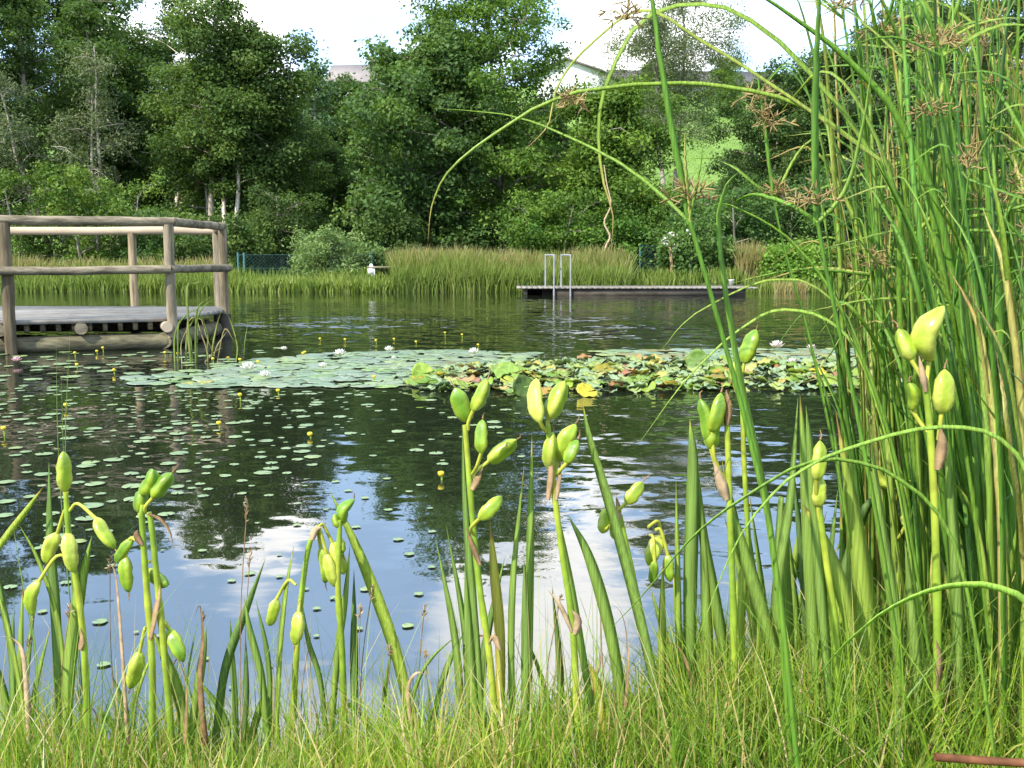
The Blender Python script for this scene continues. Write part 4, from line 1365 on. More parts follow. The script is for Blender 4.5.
def iris_plant(label, Y, stems, pods, lvs, bracts=()):
    """stems: pixel polylines (foot first); pods: (px, py, angle, length, width, joint index) - angle is the way the tip points, clockwise from up"""
    foot = stems[0][0] if stems else lvs[0][0][0]
    p = at(foot[0], foot[1], Y)
    g0 = gz(p[0], Y)
    root = thing('iris_plant', (p[0], Y, g0), label, 'iris', 'irises on the near bank')
    off = np.array(root.location)
    for st in stems:
        mb = MB()
        P = spline([at(x, y, Y) for x, y in st], 18)
        P[0, 2] = min(P[0, 2], gz(P[0, 0], Y) - 0.02)
        k = np.linspace(0, 1, 18)
        rad = 0.0052 * (1.1 - 0.35 * k) * (1 + 0.22 * np.exp(-((k - 0.42) / 0.02) ** 2) + 0.15 * np.exp(-((k - 0.75) / 0.02) ** 2))
        tube(mb, P, rad, 10, np.clip(0.45 + 0.25 * np.sin(k * 9 + rng.uniform(0, 6)), 0, 1))
        s_ = obj('stem', mb.mesh('iris_stem', M['stem'], off, True), root)
    for (px, py, ang, L, W_, jx, jy, tn) in pods:
        a = R(ang)
        dx, dy = math.sin(a) * L / 2, -math.cos(a) * L / 2
        dep = rng.normal() * 0.010
        out = rng.normal() * 0.10 * L / F * Y
        b = at(px - dx, py - dy, Y + dep - out)
        t = at(px + dx, py + dy, Y + dep + out)
        mb = MB()
        pod_mesh(mb, b, t, W_ / F * Y, rng.uniform(0, 2), tn, rng.uniform(0, 0.10))
        pd = obj('pod', mb.mesh('iris_pod', M['pod'], off, True), root)
        mb = MB()
        j = at(jx, jy, Y)
        ax = (b - t) / np.linalg.norm(b - t)
        m_ = (j + b) / 2 + ax * 0.25 * np.linalg.norm(j - b) + np.array([0, 0, 0.15 * np.linalg.norm(j - b)])
        tube(mb, spline([j, m_, b + ax * -0.002], 9), np.linspace(0.0024, 0.003, 9), 7, 0.85)
        obj('pedicel', mb.mesh('pedicel', M['stem'], off, True), root)
        if rng.uniform() < 0.75:
            mb = MB()
            tt = t - ax * 0.002
            tube(mb, [tt, tt - ax * 0.006 + rng.normal(size=3) * 0.001, tt - ax * 0.011 + rng.normal(size=3) * 0.003], [0.0016, 0.001, 0.0004], 5, 0.2)
            obj('withered_style', mb.mesh('withered_style', M['bract'], off, True), pd)
    for pts, wpx in bracts:
        mb = MB()
        P = spline([at(x, y, Y - 0.006) for x, y in pts], 8)
        k = np.linspace(0, 1, 8)
        blade(mb, P, wpx / F * Y * np.clip(1.02 - k ** 2, 0.06, 1) * (0.5 + 0.5 * np.minimum(1, k * 3)), [rng.normal() * 0.3, -1, 0.2], 0.2, 0.12, rng.uniform(0.2, 0.8), twist=0.5)
        obj('bract', mb.mesh('bract', M['bract'], off), root)
    for l_ in lvs:
        pts, wpx, tn = l_[:3]
        iris_leaf(root, pts, wpx, Y + rng.uniform(0.0, 0.06), tn)
    return root


iris_plant('iris with one upright pod and four hanging pods at the far left', 1.55,
           [[(88, 745), (85, 660), (79, 600), (70, 545), (67, 512), (66, 492)]],
           [(64, 472, -2, 40, 16, 67, 508, 0.55), (52, 548, 200, 33, 16, 67, 511, 0.75), (70, 552, 172, 40, 16, 68, 512, 0.8), (105, 533, 148, 36, 14, 69, 511, 0.6), (36, 598, 190, 36, 14, 72, 560, 0.5)],
           [([(60, 735), (56, 620), (50, 540), (49, 462)], 14, 0.25), ([(66, 735), (70, 660), (80, 590), (92, 536)], 17, 0.55), ([(66, 700), (58, 620), (38, 560), (20, 526)], 6, 0.6),
            ([(38, 735), (35, 650), (22, 580), (12, 520)], 7, 0.4), ([(-30, 590), (0, 545), (25, 512), (44, 486)], 8, 0.78), ([(12, 735), (12, 660), (2, 600), (-6, 560)], 9, 0.3), ([(26, 740), (20, 690), (8, 630), (-4, 585)], 9, 0.65)],
           [([(80, 650), (82, 640), (80, 628)], 9)])
iris_plant('iris with a stacked trio of plump pods above drooping ones, left of the sky reflection', 1.5,
           [[(152, 750), (152, 660), (146, 580), (142, 520), (143, 505)], [(172, 740), (165, 660), (158, 590), (152, 530), (149, 512)]],
           [(147, 482, 28, 27, 18, 143, 510, 0.25), (162, 486, 38, 32, 17, 145, 512, 0.2), (141, 501, 8, 24, 15, 142, 516, 0.2), (127, 574, 174, 36, 15, 136, 540, 0.35), (124, 551, 215, 28, 12, 136, 538, 0.15),
            (157, 578, 128, 26, 15, 150, 562, 0.3), (176, 645, 155, 36, 15, 165, 625, 0.25), (135, 670, 195, 38, 17, 146, 628, 0.6)],
           [([(188, 742), (180, 700), (166, 660), (152, 630)], 14, 0.55), ([(190, 745), (196, 700), (203, 655), (206, 625)], 11, 0.5), ([(178, 740), (190, 660), (200, 612)], 5, 0.35),
            ([(215, 745), (225, 670), (246, 610), (265, 560)], 11, 0.2), ([(268, 745), (262, 680), (250, 630), (244, 598)], 9, 0.45)],
           [([(142, 545), (136, 535), (138, 530)], 8), ([(148, 514), (160, 519), (170, 532), (173, 548)], 4), ([(150, 640), (158, 600), (160, 585)], 9)])
iris_plant('iris with a hanging bunch of three pods beside the broad slanting leaf', 1.6,
           [[(292, 745), (296, 660), (301, 600), (308, 550), (316, 528)], [(345, 740), (342, 650), (338, 590), (339, 545), (340, 520)]],
           [(323, 565, 172, 36, 13, 316, 528, 0.45), (331, 570, 165, 34, 14, 317, 527, 0.85), (338, 558, 160, 34, 16, 319, 526, 0.65), (349, 511, 22, 25, 13, 340, 525, 0.15), (337, 521, -20, 15, 10, 339, 532, 0.35), (342, 546, 170, 14, 9, 339, 535, 0.5),
            (273, 612, 195, 28, 13, 296, 585, 0.6), (297, 628, 187, 34, 15, 300, 600, 0.7)],
           [([(418, 745), (395, 650), (362, 560), (330, 491)], 21, 0.72), ([(276, 745), (280, 650), (286, 590), (294, 545)], 9, 0.65), ([(355, 745), (354, 660), (354, 570)], 10, 0.1), ([(328, 745), (320, 680), (308, 640), (300, 592)], 7, 0.3),
            ([(330, 745), (338, 650), (345, 600), (350, 545)], 9, 0.55), ([(272, 740), (268, 660), (256, 600)], 7, 0.3), ([(428, 745), (440, 690), (450, 660), (464, 632)], 9, 0.3), ([(405, 745), (415, 690), (430, 660), (458, 634)], 5, 0.45)],
           [([(312, 540), (315, 530), (322, 527)], 9)])
iris_plant('iris with two upright, one dark tipped and two slanting pods, left of the middle', 1.45,
           [[(497, 750), (490, 660), (480, 590), (471, 500), (465, 425)]],
           [(462, 405, -22, 36, 20, 466, 432, 0.15), (480, 396, 25, 34, 15, 468, 430, 0.45), (482, 437, 2, 34, 14, 472, 474, 0.25), (502, 451, 52, 36, 18, 474, 482, 0.5), (490, 508, 45, 32, 15, 474, 535, 0.45)],
           [([(484, 750), (476, 640), (466, 520), (462, 424)], 11, 0.35), ([(500, 750), (500, 640), (494, 570), (490, 520)], 13, 0.9), ([(478, 745), (470, 650), (465, 560)], 12, 0.45), ([(512, 750), (512, 600), (524, 466)], 9, 0.5), ([(528, 750), (530, 560), (532, 436)], 11, 0.5), ([(524, 750), (526, 640), (524, 560)], 12, 0.3)],
           [([(472, 490), (478, 478), (483, 468)], 9), ([(480, 565), (472, 545), (466, 528)], 7), ([(500, 650), (494, 637), (488, 645)], 8)])
iris_plant('iris with a pale upright pair of pods on top, in the middle of the bank', 1.42,
           [[(577, 755), (576, 690), (572, 620), (563, 560), (554, 490), (548, 425)]],
           [(538, 401, -5, 44, 17, 547, 432, 0.9), (556, 401, 24, 42, 20, 550, 430, 0.6), (567, 443, 24, 40, 19, 556, 476, 0.55), (552, 452, 2, 38, 15, 552, 484, 0.7), (572, 452, 25, 26, 14, 558, 474, 0.2)],
           [([(600, 755), (580, 640), (566, 560), (548, 470)], 10, 0.5), ([(630, 755), (612, 640), (590, 560), (568, 515)], 15, 0.5), ([(606, 755), (598, 690), (588, 660)], 11, 0.9), ([(668, 755), (645, 640), (614, 520), (590, 440), (583, 405)], 15, 0.45)],
           [([(548, 500), (551, 470), (546, 455)], 8), ([(556, 500), (559, 480), (562, 462)], 7), ([(575, 635), (578, 620), (572, 610)], 10), ([(572, 632), (560, 605), (548, 590)], 6)])
iris_plant('iris with a spread of small round pods on thin stalks, right of the middle', 1.5,
           [[(660, 755), (650, 660), (636, 590), (620, 515)]],
           [(634, 493, 38, 27, 15, 620, 512, 0.6), (604, 521, 8, 25, 14, 619, 512, 0.45), (615, 527, 5, 24, 11, 620, 515, 0.4), (655, 550, 205, 33, 17, 648, 527, 0.75), (653, 572, 190, 22, 10, 650, 535, 0.15), (669, 568, 175, 27, 12, 655, 530, 0.35)],
           [([(662, 755), (662, 640), (663, 560)], 10, 0.7), ([(690, 755), (690, 600), (693, 470), (690, 420)], 17, 0.4), ([(706, 755), (706, 620), (700, 480)], 13, 0.5), ([(735, 755), (722, 640), (704, 540), (698, 470)], 14, 0.45), ([(680, 755), (678, 600), (676, 480)], 8, 0.65)],
           [([(620, 520), (618, 505), (616, 496)], 6)])
iris_plant('iris with a tight cluster of three beaked pods and a dry brown sheath', 1.4,
           [[(734, 760), (734, 640), (730, 520), (727, 420)]],
           [(704, 420, -10, 42, 15, 722, 478, 0.15), (716, 413, 14, 40, 16, 724, 478, 0.3), (712, 432, 4, 36, 17, 723, 480, 0.25)],
           [([(742, 690), (738, 620), (742, 580), (746, 560)], 16, 0.75), ([(800, 760), (770, 640), (740, 540), (728, 500)], 17, 0.5), ([(765, 760), (760, 640), (748, 520)], 13, 0.45), ([(790, 760), (786, 640), (783, 560), (790, 480)], 20, 0.4), ([(770, 760), (776, 600), (790, 500), (798, 398)], 13, 0.45)],
           [([(727, 425), (728, 405), (726, 390)], 11), ([(727, 500), (720, 480), (714, 462)], 13)])
iris_plant('iris with two pods half hidden behind the crossing sedge blades', 1.75,
           [[(760, 740), (752, 600), (745, 480), (742, 400)]],
           [(750, 347, 20, 36, 18, 744, 395, 0.25), (734, 372, 5, 20, 12, 742, 400, 0.6)],
           [([(740, 740), (740, 560), (722, 460)], 11, 0.4)])
iris_plant('iris with a lone upright pod over a second one, beside the broad pale leaf', 1.3,
           [[(842, 760), (836, 640), (826, 560), (818, 500)]],
           [(818, 461, 6, 40, 16, 818, 505, 0.65), (819, 492, 4, 30, 15, 820, 522, 0.75)],
           [([(872, 760), (868, 640), (858, 540), (836, 412)], 25, 0.68), ([(852, 640), (845, 600), (822, 540), (804, 505)], 20, 0.7), ([(818, 760), (812, 600), (806, 480), (800, 395)], 17, 0.5), ([(835, 760), (822, 600), (812, 470), (806, 406)], 14, 0.45)],
           [])
iris_plant('iris with the two largest lumpy pods on a thick yellow stem, among the sedges', 1.25,
           [[(938, 775), (937, 700), (937, 600), (934, 500), (930, 430), (925, 385)]],
           [(936, 334, 14, 56, 27, 928, 390, 0.75), (905, 345, -22, 34, 18, 925, 388, 0.6), (943, 392, 4, 44, 22, 938, 440, 0.7), (911, 397, -4, 28, 13, 928, 432, 0.4)],
           [([(900, 770), (898, 640), (880, 520), (872, 440)], 15, 0.5), ([(960, 770), (958, 620), (950, 500), (948, 440)], 14, 0.45), ([(925, 770), (915, 650), (905, 540)], 14, 0.5)],
           [([(926, 392), (922, 372), (919, 356)], 8), ([(938, 470), (942, 445), (940, 425)], 13), ([(937, 690), (940, 660), (936, 640)], 9)])
iris_plant('iris with a small tilted pod deep among the sedge leaves', 1.6,
           [[(905, 760), (900, 640), (896, 540), (893, 500)]],
           [(883, 477, -40, 30, 13, 893, 505, 0.6), (907, 515, 8, 24, 14, 896, 540, 0.7)],
           [([(880, 760), (876, 640), (868, 560)], 13, 0.4), ([(915, 760), (912, 620), (908, 540)], 12, 0.4)])

def dry_leaf(px, Y, pts, w_, label):
    p = at(pts[0][0], 745, Y)
    root = thing('withered_leaf', (p[0], Y, gz(p[0], Y)), label, 'withered leaf', 'withered curled leaves among the irises')
    mb = MB()
    P = spline([at(x, y, Y) for x, y in pts], 18)
    k = np.linspace(0, 1, 18)
    blade(mb, P, w_ / F * Y * np.clip(1.02 - k ** 1.5, 0.08, 1), [rng.normal() * 0.5, -1, 0.2], 0.12, 0.2, rng.uniform(0.1, 0.9), 1.5)
    obj('leaf', mb.mesh('withered_leaf', M['bract'], np.array(root.location)), root)


for Y, pts, w_ in [(1.5, [(205, 745), (200, 680), (203, 640), (200, 606), (194, 618)], 7), (1.5, [(128, 745), (122, 650), (116, 580), (110, 565), (106, 580)], 4), (1.55, [(475, 750), (474, 690), (472, 640), (478, 636), (500, 640), (506, 668)], 6),
                   (1.5, [(585, 750), (592, 690), (600, 660), (596, 640)], 6), (1.45, [(622, 745), (628, 660), (622, 615), (604, 600)], 4), (1.5, [(700, 750), (694, 690), (680, 650), (660, 640)], 7), (1.5, [(715, 750), (708, 680), (698, 660)], 9),
                   (1.5, [(30, 740), (24, 660), (14, 640), (2, 636)], 6), (1.5, [(185, 745), (186, 690), (178, 660), (172, 668)], 6), (1.45, [(880, 760), (872, 640), (866, 600), (872, 580)], 8), (1.4, [(946, 770), (950, 680), (952, 640)], 7), (1.5, [(415, 745), (408, 690), (420, 672), (436, 690)], 5),
                   (1.35, [(805, 765), (800, 690), (806, 650)], 9), (1.5, [(540, 748), (541, 700), (548, 668), (546, 650)], 4), (1.5, [(100, 742), (98, 720), (90, 708), (78, 722)], 6)]:
    dry_leaf(0, Y, pts, w_, 'withered brown curled leaf standing among the iris stems on the bank')

# leaf fans without pods
def fan(px, Y, n, top, spread, label, w_=(9, 15), foot=750):
    p = at(px, foot, Y)
    root = thing('iris_fan', (p[0], Y, gz(p[0], Y)), label, 'iris', 'iris leaf fans without pods')
    for i in range(n):
        u = (i - (n - 1) / 2) / max(1, n - 1) * 2
        tx = px + u * spread + rng.normal() * 8
        ty = top + abs(u) * 50 + rng.uniform(-20, 50)
        if rng.uniform() < 0.8:
            pts = [(px + u * 8, foot), (px + u * (8 + spread * 0.25), foot - (foot - ty) * 0.5), (tx, ty)]
        else:
            pts = [(px + u * 8, foot), (px + u * (8 + spread * 0.3), foot - (foot - ty) * 0.5), (tx, ty + 20), (tx + u * 22, ty + 45)]
        iris_leaf(root, pts, rng.uniform(*w_), Y + rng.uniform(-0.03, 0.06), float(np.clip(rng.normal(0.48, 0.16), 0.05, 0.95)))


fan(775, 1.7, 5, 440, 45, 'iris leaf fan without pods, between the beaked pods and the lone upright pod')
fan(690, 1.75, 5, 520, 40, 'low iris leaf fan right of the small round pods')
fan(845, 1.65, 5, 480, 50, 'iris leaf fan behind the broad pale leaf')
fan(905, 1.8, 5, 470, 50, 'iris leaf fan in shade among the sedges')
fan(985, 1.55, 6, 470, 55, 'iris leaf fan at the foot of the right hand sedges', (11, 18))
fan(855, 1.5, 5, 500, 45, 'broad iris leaf fan right of the lone upright pod', (12, 19))
fan(815, 1.6, 5, 440, 40, 'broad iris leaf fan left of the lone upright pod', (11, 18))
fan(130, 1.75, 4, 620, 30, 'short iris leaf fan at the foot of the stacked trio', (6, 10))
fan(20, 1.65, 5, 560, 30, 'iris leaf fan at the left picture edge', (7, 11))
fan(240, 1.65, 4, 610, 40, 'short iris leaf fan between the stacked trio and the hanging bunch', (6, 10))
fan(470, 1.6, 4, 500, 25, 'pale iris leaf fan left of the dark tipped pod', (9, 13))
fan(385, 1.8, 3, 640, 40, 'short thin iris leaf fan left of the middle', (4, 7))
fan(560, 1.75, 3, 560, 30, 'thin iris leaf fan behind the pale pair of pods', (6, 10))

# ------------------------------------------------------------------ sedges on the right
def head_mesh(mb, c, r_, n=14, brown=0.72):
    """umbel of thin rays ending in fingered spikelets"""
    for i in range(n):
        d = rng.normal(size=3)
        d[2] = abs(d[2]) * 0.9 + 0.1
        d /= np.linalg.norm(d)
        L = r_ * rng.uniform(0.3, 1.0)
        e = c + d * L
        m_ = c + d * L * 0.55 + np.array([0, 0, 0.12 * L])
        e = e - np.array([0, 0, 0.1 * L])
        tube(mb, spline([c, m_, e], 5), 0.0007, 3, 0.9, False)
        for j in range(rng.integers(3, 6)):
            s_ = d * 0.7 + rng.normal(size=3) * 0.75
            s_ /= np.linalg.norm(s_)
            l2 = rng.uniform(0.009, 0.019)
            tube(mb, [e, e + s_ * l2 * 0.3, e + s_ * l2 * 0.7, e + s_ * l2], [0.0005, 0.0010, 0.0009, 0.0003], 4, float(np.clip(rng.normal(brown, 0.25), 0, 1)), False)


def sedge_leaf(root, P, w_, tint, tip=0.0, name='leaf', fold=0.16, n=26, face=None, color=None):
    mb = MB()
    P = spline(P, n)
    P[3:-2] += rng.normal(size=(n - 5, 3)) * 0.00035
    k = np.linspace(0, 1, n)
    wd = w_ * np.clip(1.03 - k ** 2.6, 0.05, 1)
    tn = np.clip(tint + tip * np.clip((k - 0.72) / 0.2, 0, 1), 0, 1)
    f = np.array([rng.uniform(-0.5, 0.5), -1, 0.25]) if face is None else face
    blade(mb, P, wd, f, 0.07, fold, tn, rng.uniform(-1.1, 1.1), 0.09)
    return obj(name, mb.mesh('sedge_leaf', M['sedge'], np.array(root.location)), root, color)


def px_path(pts, Y):
    return [at(p[0], p[1], Y + (p[2] if len(p) > 2 else 0)) for p in pts]


def sedge(label, Y, stems=(), lvs=(), heads=(), group='sedges on the right bank'):
    f0 = (stems[0][0] if stems else lvs[0][0])[0]
    p = at(f0[0], f0[1], Y)
    g0 = gz(p[0], Y)
    root = thing('sedge_plant', (p[0], Y, min(g0, p[2])), label, 'sedge', group)
    off = np.array(root.location)
    for st, w_ in stems:
        mb = MB()
        P = spline(px_path(st, Y), 24)
        k = np.linspace(0, 1, 24)
        tube(mb, P, w_ / F * Y / 2 * 0.64 * (1.05 - 0.3 * k), 3, np.clip(0.42 + 0.1 * np.sin(k * 6), 0, 1), True, rng.uniform(0, 2))
        obj('stem', mb.mesh('sedge_stem', M['sedge'], off), root)
    for l_ in lvs:
        pts, w_, tn = l_[:3]
        tip = l_[3] if len(l_) > 3 else 0.0
        cl = l_[4] if len(l_) > 4 else None
        sedge_leaf(root, px_path(pts, Y), w_ / F * Y * 0.74, tn, tip, color=cl)
    for (hx, hy, r_) in heads:
        mb = MB()
        head_mesh(mb, at(hx, hy, Y), r_ / F * Y * 0.95, 13)
        obj('flower_head', mb.mesh('sedge_head', M['spikelet'], off), root)
    return root


sedge('sedge with a thick leaning stem, orange node and long bracts, leftmost of the tall sedges', 1.15,
      [([(800, 790), (775, 560), (745, 420), (718, 320), (690, 222)], 10)],
      [([(690, 224), (680, 170), (668, 110), (652, 0), (644, -70)], 9.5, 0.45), ([(690, 222), (650, 185, 0.1), (600, 152, 0.15), (520, 118, 0.2), (435, 108, 0.2)], 5, 0.62), ([(691, 222), (686, 170), (684, 130)], 5, 0.85), ([(689, 222), (698, 180), (704, 140)], 4, 0.6)],
      [(690, 200, 26)])
sedge('sedge blade with a pale hooked tip in front of the beaked iris pods', 1.2, [],
      [([(795, 790), (772, 540), (735, 350), (719, 240), (724, 192), (738, 172)], 11, 0.55)])
sedge('sedge with the thick upright stem that leaves the picture top', 1.25,
      [([(915, 790), (890, 600), (858, 420), (830, 290), (817, 222)], 9)],
      [([(817, 224), (815, 110), (822, -60)], 12, 0.4), ([(817, 222), (790, 205), (750, 195, 0.05), (716, 215, 0.1)], 6, 0.5), ([(817, 224), (845, 190), (862, 130), (880, 20)], 6, 0.6)], [(818, 205, 30)])
sedge('sedge with two broad arching blades, one ending in a long brown twist', 1.45, [],
      [([(1010, 790), (985, 520), (950, 260), (905, 130), (850, 62), (780, 8), (720, -30)], 11, 0.5),
       ([(1000, 790), (965, 500), (925, 270), (870, 150), (800, 62), (740, 14), (690, 4), (640, 22), (608, 80), (598, 130), (603, 180), (613, 215), (611, 246)], 8, 0.68, 0.34)])
sedge('sedge with a long yellow green bract drooping far to the left over the middle trees', 1.3,
      [([(1005, 790), (970, 480), (930, 280), (880, 160)], 7)],
      [([(880, 160), (800, 105), (720, 86), (650, 84), (565, 96), (500, 130), (450, 170), (432, 205), (428, 242)], 5.5, 0.72, 0.26),
       ([(880, 160), (780, 90), (700, 40), (640, 10), (580, 55, 0.1), (556, 90, 0.1), (548, 125, 0.1), (525, 150, 0.1)], 5, 0.82, 0.2)], [(626, 20, 26), (575, 105, 18)])
sedge('sedge blade with a silvery arch low in the right corner', 0.95, [],
      [([(1090, 800), (1075, 680), (1030, 604), (970, 584), (905, 600), (850, 640), (800, 705), (766, 790)], 10, 0.6, 0, (1.5, 1.45, 1.6))])
sedge('sedge with two thin pale blades arching left over the small round iris pods', 1.1, [],
      [([(1060, 790), (1050, 560), (1015, 452), (950, 427), (862, 444), (790, 478), (735, 545), (690, 660)], 6.5, 0.65, 0, (1.2, 1.2, 1.3)),
       ([(1000, 790), (960, 560), (900, 480), (820, 460), (740, 500), (690, 540), (640, 598), (600, 640)], 5.5, 0.6)])
sedge('sedge with three low arching blades over the water lilies', 1.3, [],
      [([(940, 790), (905, 520), (865, 370), (830, 322), (780, 310), (740, 330), (690, 375), (640, 442)], 5.5, 0.7, 0, (1.3, 1.25, 1.4)),
       ([(930, 790), (890, 500), (858, 340), (820, 290), (785, 279), (746, 287), (690, 318), (660, 352)], 4.5, 0.75),
       ([(950, 790), (900, 480), (850, 330), (800, 250), (730, 205), (700, 215)], 5, 0.55)])
sedge('sedge with two blades coloured glare white standing up to the picture top', 1.45, [],
      [([(975, 790), (952, 480), (918, 220), (905, 60), (899, -60)], 8, 0.45, 0.3, (1.25, 1.3, 1.9)), ([(1022, 790), (1004, 500), (968, 240), (956, 90), (951, -60)], 8, 0.45, 0.3, (1.25, 1.3, 1.9))])  # white glints on the upper blades put into tint and colour
sedge('sedge with the broad bright blade standing left of the second glare white one', 1.5,
      [], [([(990, 790), (965, 420), (926, 160), (921, -50)], 12, 0.52), ([(1000, 790), (1012, 560), (1000, 330), (986, 170), (972, -40)], 16, 0.48)])
sedge('sedge with a seed head high between the arching blades', 1.45,
      [([(880, 780), (850, 540), (815, 360), (785, 250), (774, 200)], 6)], [([(774, 202), (765, 130), (755, 60)], 5, 0.5), ([(774, 202), (730, 165), (690, 160, 0.1), (640, 195, 0.1)], 5, 0.6), ([(774, 200), (800, 150), (830, 130)], 4, 0.7)], [(768, 125, 26), (758, 100, 22), (774, 195, 18)])

gsr = 'tall sedge shoots crowding the right bank'
for i in range(54):
    u = rng.uniform() ** 0.75
    bx = (885 if i % 6 else 815) + 210 * u + rng.normal() * 10
    Y = rng.uniform(1.4, 2.2)
    topy = rng.uniform(20, 330) if i % 3 else rng.uniform(-120, 60)
    lean_ = rng.normal(-30, 36) * (1.1 - 0.4 * u)
    tx = bx + lean_
    cur = rng.normal(0, 12)
    st = [(bx, 790), (bx + lean_ * 0.25 + cur, 790 - (790 - topy) * 0.4), (bx + lean_ * 0.6 + cur, 790 - (790 - topy) * 0.75), (tx, topy)]
    lv_ = []
    for j in range(rng.integers(4, 7)):
        fr = rng.uniform(0, 0.3)
        s_ = rng.choice([-1, -1, 1])
        sx = bx + lean_ * fr
        sy = 790 - (790 - topy) * fr * 0.3
        ht = rng.uniform(0.5, 1.05) * (790 - topy)
        ex = sx + s_ * rng.uniform(10, 90)
        pts = [(sx, 790), (sx + s_ * 6 + lean_ * 0.2, sy - ht * 0.45, rng.normal() * 0.04), (sx + s_ * 20 + lean_ * 0.4, sy - ht * 0.8, rng.normal() * 0.07), (ex + lean_ * 0.4, sy - ht, rng.normal() * 0.1)]
        if rng.uniform() < 0.4:
            pts.append((ex + s_ * rng.uniform(25, 70) + lean_ * 0.4, sy - ht + rng.uniform(0, 60), rng.normal() * 0.1))
        lv_.append((pts, rng.uniform(5, 10.5) * 1.25 / Y, float(np.clip(rng.normal(0.42, 0.22), 0, 0.95)), 0.35 if rng.uniform() < 0.25 else 0.0))
    for j in range(3):
        a = rng.normal() * 1.0
        L = rng.uniform(50, 170)
        lv_.append(([(tx, topy + 2), (tx + math.sin(a) * L * 0.55, topy - math.cos(a) * L * 0.5, rng.normal() * 0.04), (tx + math.sin(a) * L * 1.1, topy - math.cos(a) * L * 0.7 + 15, rng.normal() * 0.08)], rng.uniform(3.5, 6), float(rng.uniform(0.4, 0.85)), 0.2))
    hd = [(tx + rng.normal() * 4, topy - 8, rng.uniform(18, 34) * 1.4 / Y)] if topy > -40 and i % 5 < 3 else []
    sedge('tall green sedge shoot with brown seed head in the thick of the right bank' if hd else 'tall green sedge shoot without a visible seed head, rising out of the picture top', Y, [(st, rng.uniform(4, 6.5) * 1.3 / Y)], lv_, hd, gsr if hd else 'tall sedge shoots reaching past the picture top')

for i in range(9):
    bx = 990 + i * 9 + rng.normal() * 8
    Yc = rng.uniform(1.12, 1.4)
    lv_ = []
    for j in range(rng.integers(3, 5)):
        ht = rng.uniform(260, 640)
        sg = rng.choice([-1, -1, 1])
        lv_.append(([(bx + rng.normal() * 6, 790), (bx + sg * 6, 780 - ht * 0.5, rng.normal() * 0.03), (bx + sg * 25, 780 - ht * 0.85, rng.normal() * 0.05), (bx + sg * rng.uniform(30, 75), 780 - ht, rng.normal() * 0.08)], rng.uniform(7, 12), float(np.clip(rng.normal(0.5, 0.2), 0.05, 0.93)), 0.35 if rng.uniform() < 0.3 else 0.0))
    sedge('short leafy sedge tuft without a stem, in front at the right picture edge', Yc, [], lv_, [], 'leafy sedge tufts at the right picture edge')

for i in range(26):
    bx = 850 + 200 * rng.uniform() + rng.normal() * 8
    Yc = rng.uniform(1.5, 2.3)
    lv_ = []
    for j in range(rng.integers(5, 8)):
        ht = rng.uniform(420, 860)
        sg = rng.choice([-1, -1, 1])
        x1_ = bx + sg * rng.uniform(15, 60)
        pts = [(bx + rng.normal() * 8, 770), (bx + sg * 5, 770 - ht * 0.45, rng.normal() * 0.04), (bx + sg * 18, 770 - ht * 0.8, rng.normal() * 0.06), (x1_, 770 - ht, rng.normal() * 0.1)]
        if rng.uniform() < 0.45:
            pts.append((x1_ + sg * rng.uniform(15, 60), 770 - ht + rng.uniform(-20, 70), rng.normal() * 0.1))
        dry = rng.uniform() < 0.3
        lv_.append((pts, rng.uniform(3.0, 6.5), float(rng.uniform(0.86, 0.97) if dry else np.clip(rng.normal(0.5, 0.2), 0.05, 0.9)), 0.3 if rng.uniform() < 0.4 else 0.0))
    sedge('tuft of fine sedge leaves, some of them straw coloured, between the tall shoots', Yc, [], lv_, [], 'fine leaved sedge tufts between the tall shoots')

# fallen stick in the right corner
mb = MB()
P = spline([at(935, 757, 1.05), at(975, 760, 1.05), at(1040, 764, 1.03)], 8)
tube(mb, P, 0.0045, 8, 0.25)
st_o = tag(obj('stick', mb.mesh('stick', M['bract'], smooth=True)), 'reddish brown stick lying in the grass of the bottom right corner', 'stick')
st_o.color = (0.6, 0.4, 0.35, 1)

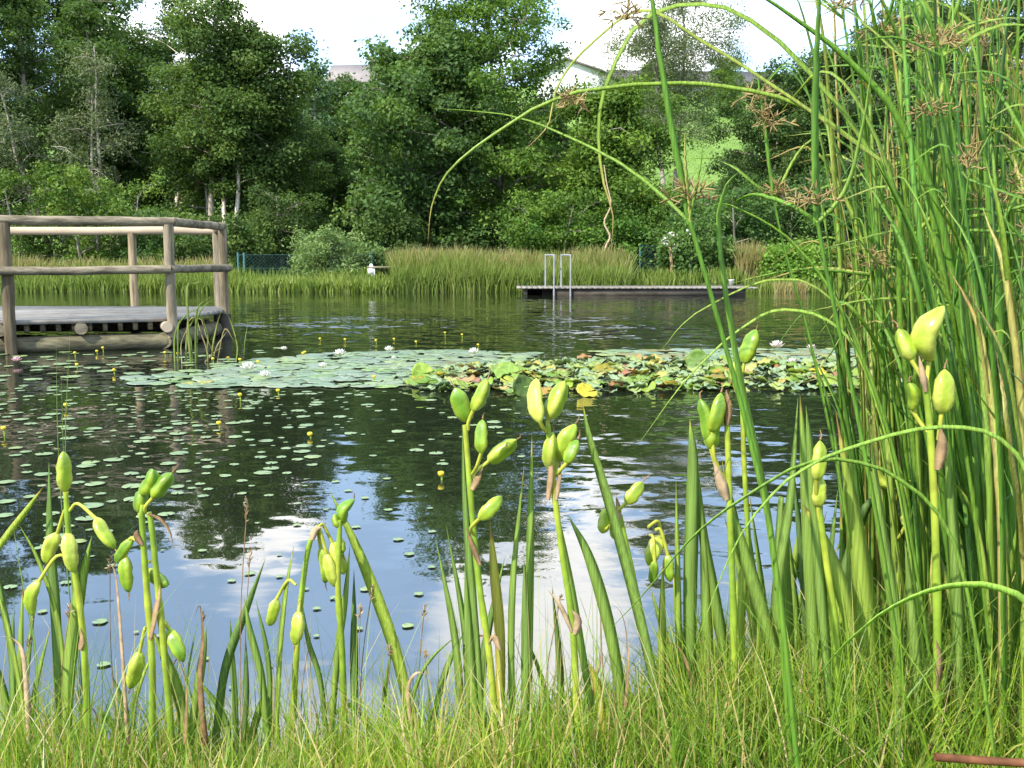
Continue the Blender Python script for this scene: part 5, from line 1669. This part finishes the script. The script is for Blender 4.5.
# ------------------------------------------------------------------ grass on the near bank
def bank_grass():
    mb = MB()
    k = 30000
    Y = rng.uniform(0.85, 2.05, k)
    x = rng.uniform(-1.0, 1.15, k) * (Y * 0.62)
    nz = np.array([mnoise.noise((a * 3.1, b * 3.1, 1.7)) for a, b in zip(x, Y)])
    z = ground_z(x, Y)
    ok = (z > -0.06) & (rng.uniform(0, 1, k) < np.clip(1.25 - (Y - 1.3) * 1.5 + 0.8 * np.clip(x - 0.1, 0, 1), 0.12, 1))
    x, Y, z, nz = x[ok], Y[ok], z[ok], nz[ok]
    k = len(x)
    h = (0.035 + 0.135 * rng.uniform(0, 1, k) ** 1.7) * (1 + 0.6 * nz) * np.where(Y < 1.15, 0.75, 1.0)
    h *= np.where(x > 0.25, 1.25, 1.0)
    tn = np.clip(rng.normal(0.42, 0.2, k) + nz * 0.25, 0, 0.9)
    dry = rng.uniform(0, 1, k) < 0.24
    tn[dry] = rng.uniform(0.92, 1.0, dry.sum())
    blades_many(mb, np.stack([x, Y, z - 0.005], 1), h, rng.uniform(0.0016, 0.0034, k), rng.uniform(0.05, 0.75, k), rng.uniform(0, 6.28, k), 4, tn)
    # long thin wisps and dry flowering stalks
    k = 800
    Y = rng.uniform(1.2, 2.0, k)
    x = rng.uniform(-1.0, 1.1, k) * Y * 0.58
    z = ground_z(x, Y)
    tn = np.where(rng.uniform(0, 1, k) < 0.35, rng.uniform(0.93, 1, k), rng.uniform(0.2, 0.8, k))
    blades_many(mb, np.stack([x, Y, z - 0.005], 1), rng.uniform(0.15, 0.34, k), rng.uniform(0.0012, 0.002, k), rng.uniform(0.05, 0.6, k), rng.uniform(0, 6.28, k), 5, tn)
    k = 5200
    Y = rng.uniform(1.15, 2.3, k)
    x = rng.uniform(0.16, 0.62, k) * Y
    z = ground_z(x, Y)
    ok = z > -0.05
    x, Y, z = x[ok], Y[ok], z[ok]
    k = len(x)
    tn = np.clip(rng.normal(0.3, 0.2, k), 0, 0.9)
    tn = np.where(rng.uniform(0, 1, k) < 0.1, rng.uniform(0.9, 1, k), tn)
    blades_many(mb, np.stack([x, Y, z - 0.005], 1), rng.uniform(0.1, 0.36, k) * np.clip(0.55 + (x / Y - 0.16) * 2.0, 0, 1), rng.uniform(0.0016, 0.003, k), rng.uniform(0.05, 0.8, k), rng.uniform(0, 6.28, k), 5, tn)
    tag(obj('bank_grass', mb.mesh('bank_grass', M['grass'])), 'fine yellow green grass on the near bank', 'grass', kind='stuff')


bank_grass()


def grass_stalk(px, top, px2, Y, label):
    p = at(px, 740, Y)
    root = thing('grass_stalk', (p[0], Y, gz(p[0], Y)), label, 'grass stalk', 'dry flowering grass stalks on the near bank')
    off = np.array(root.location)
    mb = MB()
    P = spline([np.array([p[0], Y, gz(p[0], Y) - 0.01]), at((px + px2) / 2 - 3, (740 + top) / 2, Y), at(px2, top, Y)], 12)
    tube(mb, P, 0.0009, 4, 0.3)
    obj('stalk', mb.mesh('grass_stalk', M['bract'], off), root)
    mb = MB()
    for i in range(16):
        q_ = P[-1] + (P[-1] - P[-2]) * (i / 16 - 0.8) * 1.0
        d = rng.normal(size=3) * 0.4 + np.array([0, 0, 1])
        d /= np.linalg.norm(d)
        tube(mb, [q_, q_ + d * 0.005, q_ + d * 0.010], [0.0004, 0.0012, 0.0003], 4, rng.uniform(0.3, 1), False)
    obj('seed_head', mb.mesh('grass_seed_head', M['bract'], off), root)


for px, top, px2 in [(240, 505, 247), (246, 555, 250), (358, 590, 372), (365, 610, 360), (420, 610, 424), (205, 615, 203), (118, 560, 110), (395, 650, 390), (455, 640, 470), (540, 600, 560), (612, 600, 600), (440, 655, 425), (300, 640, 310), (60, 610, 70), (20, 640, 30)]:
    grass_stalk(px, top, px2, rng.uniform(1.5, 1.7), 'thin dry grass stalk with a small pale seed head at the water edge')
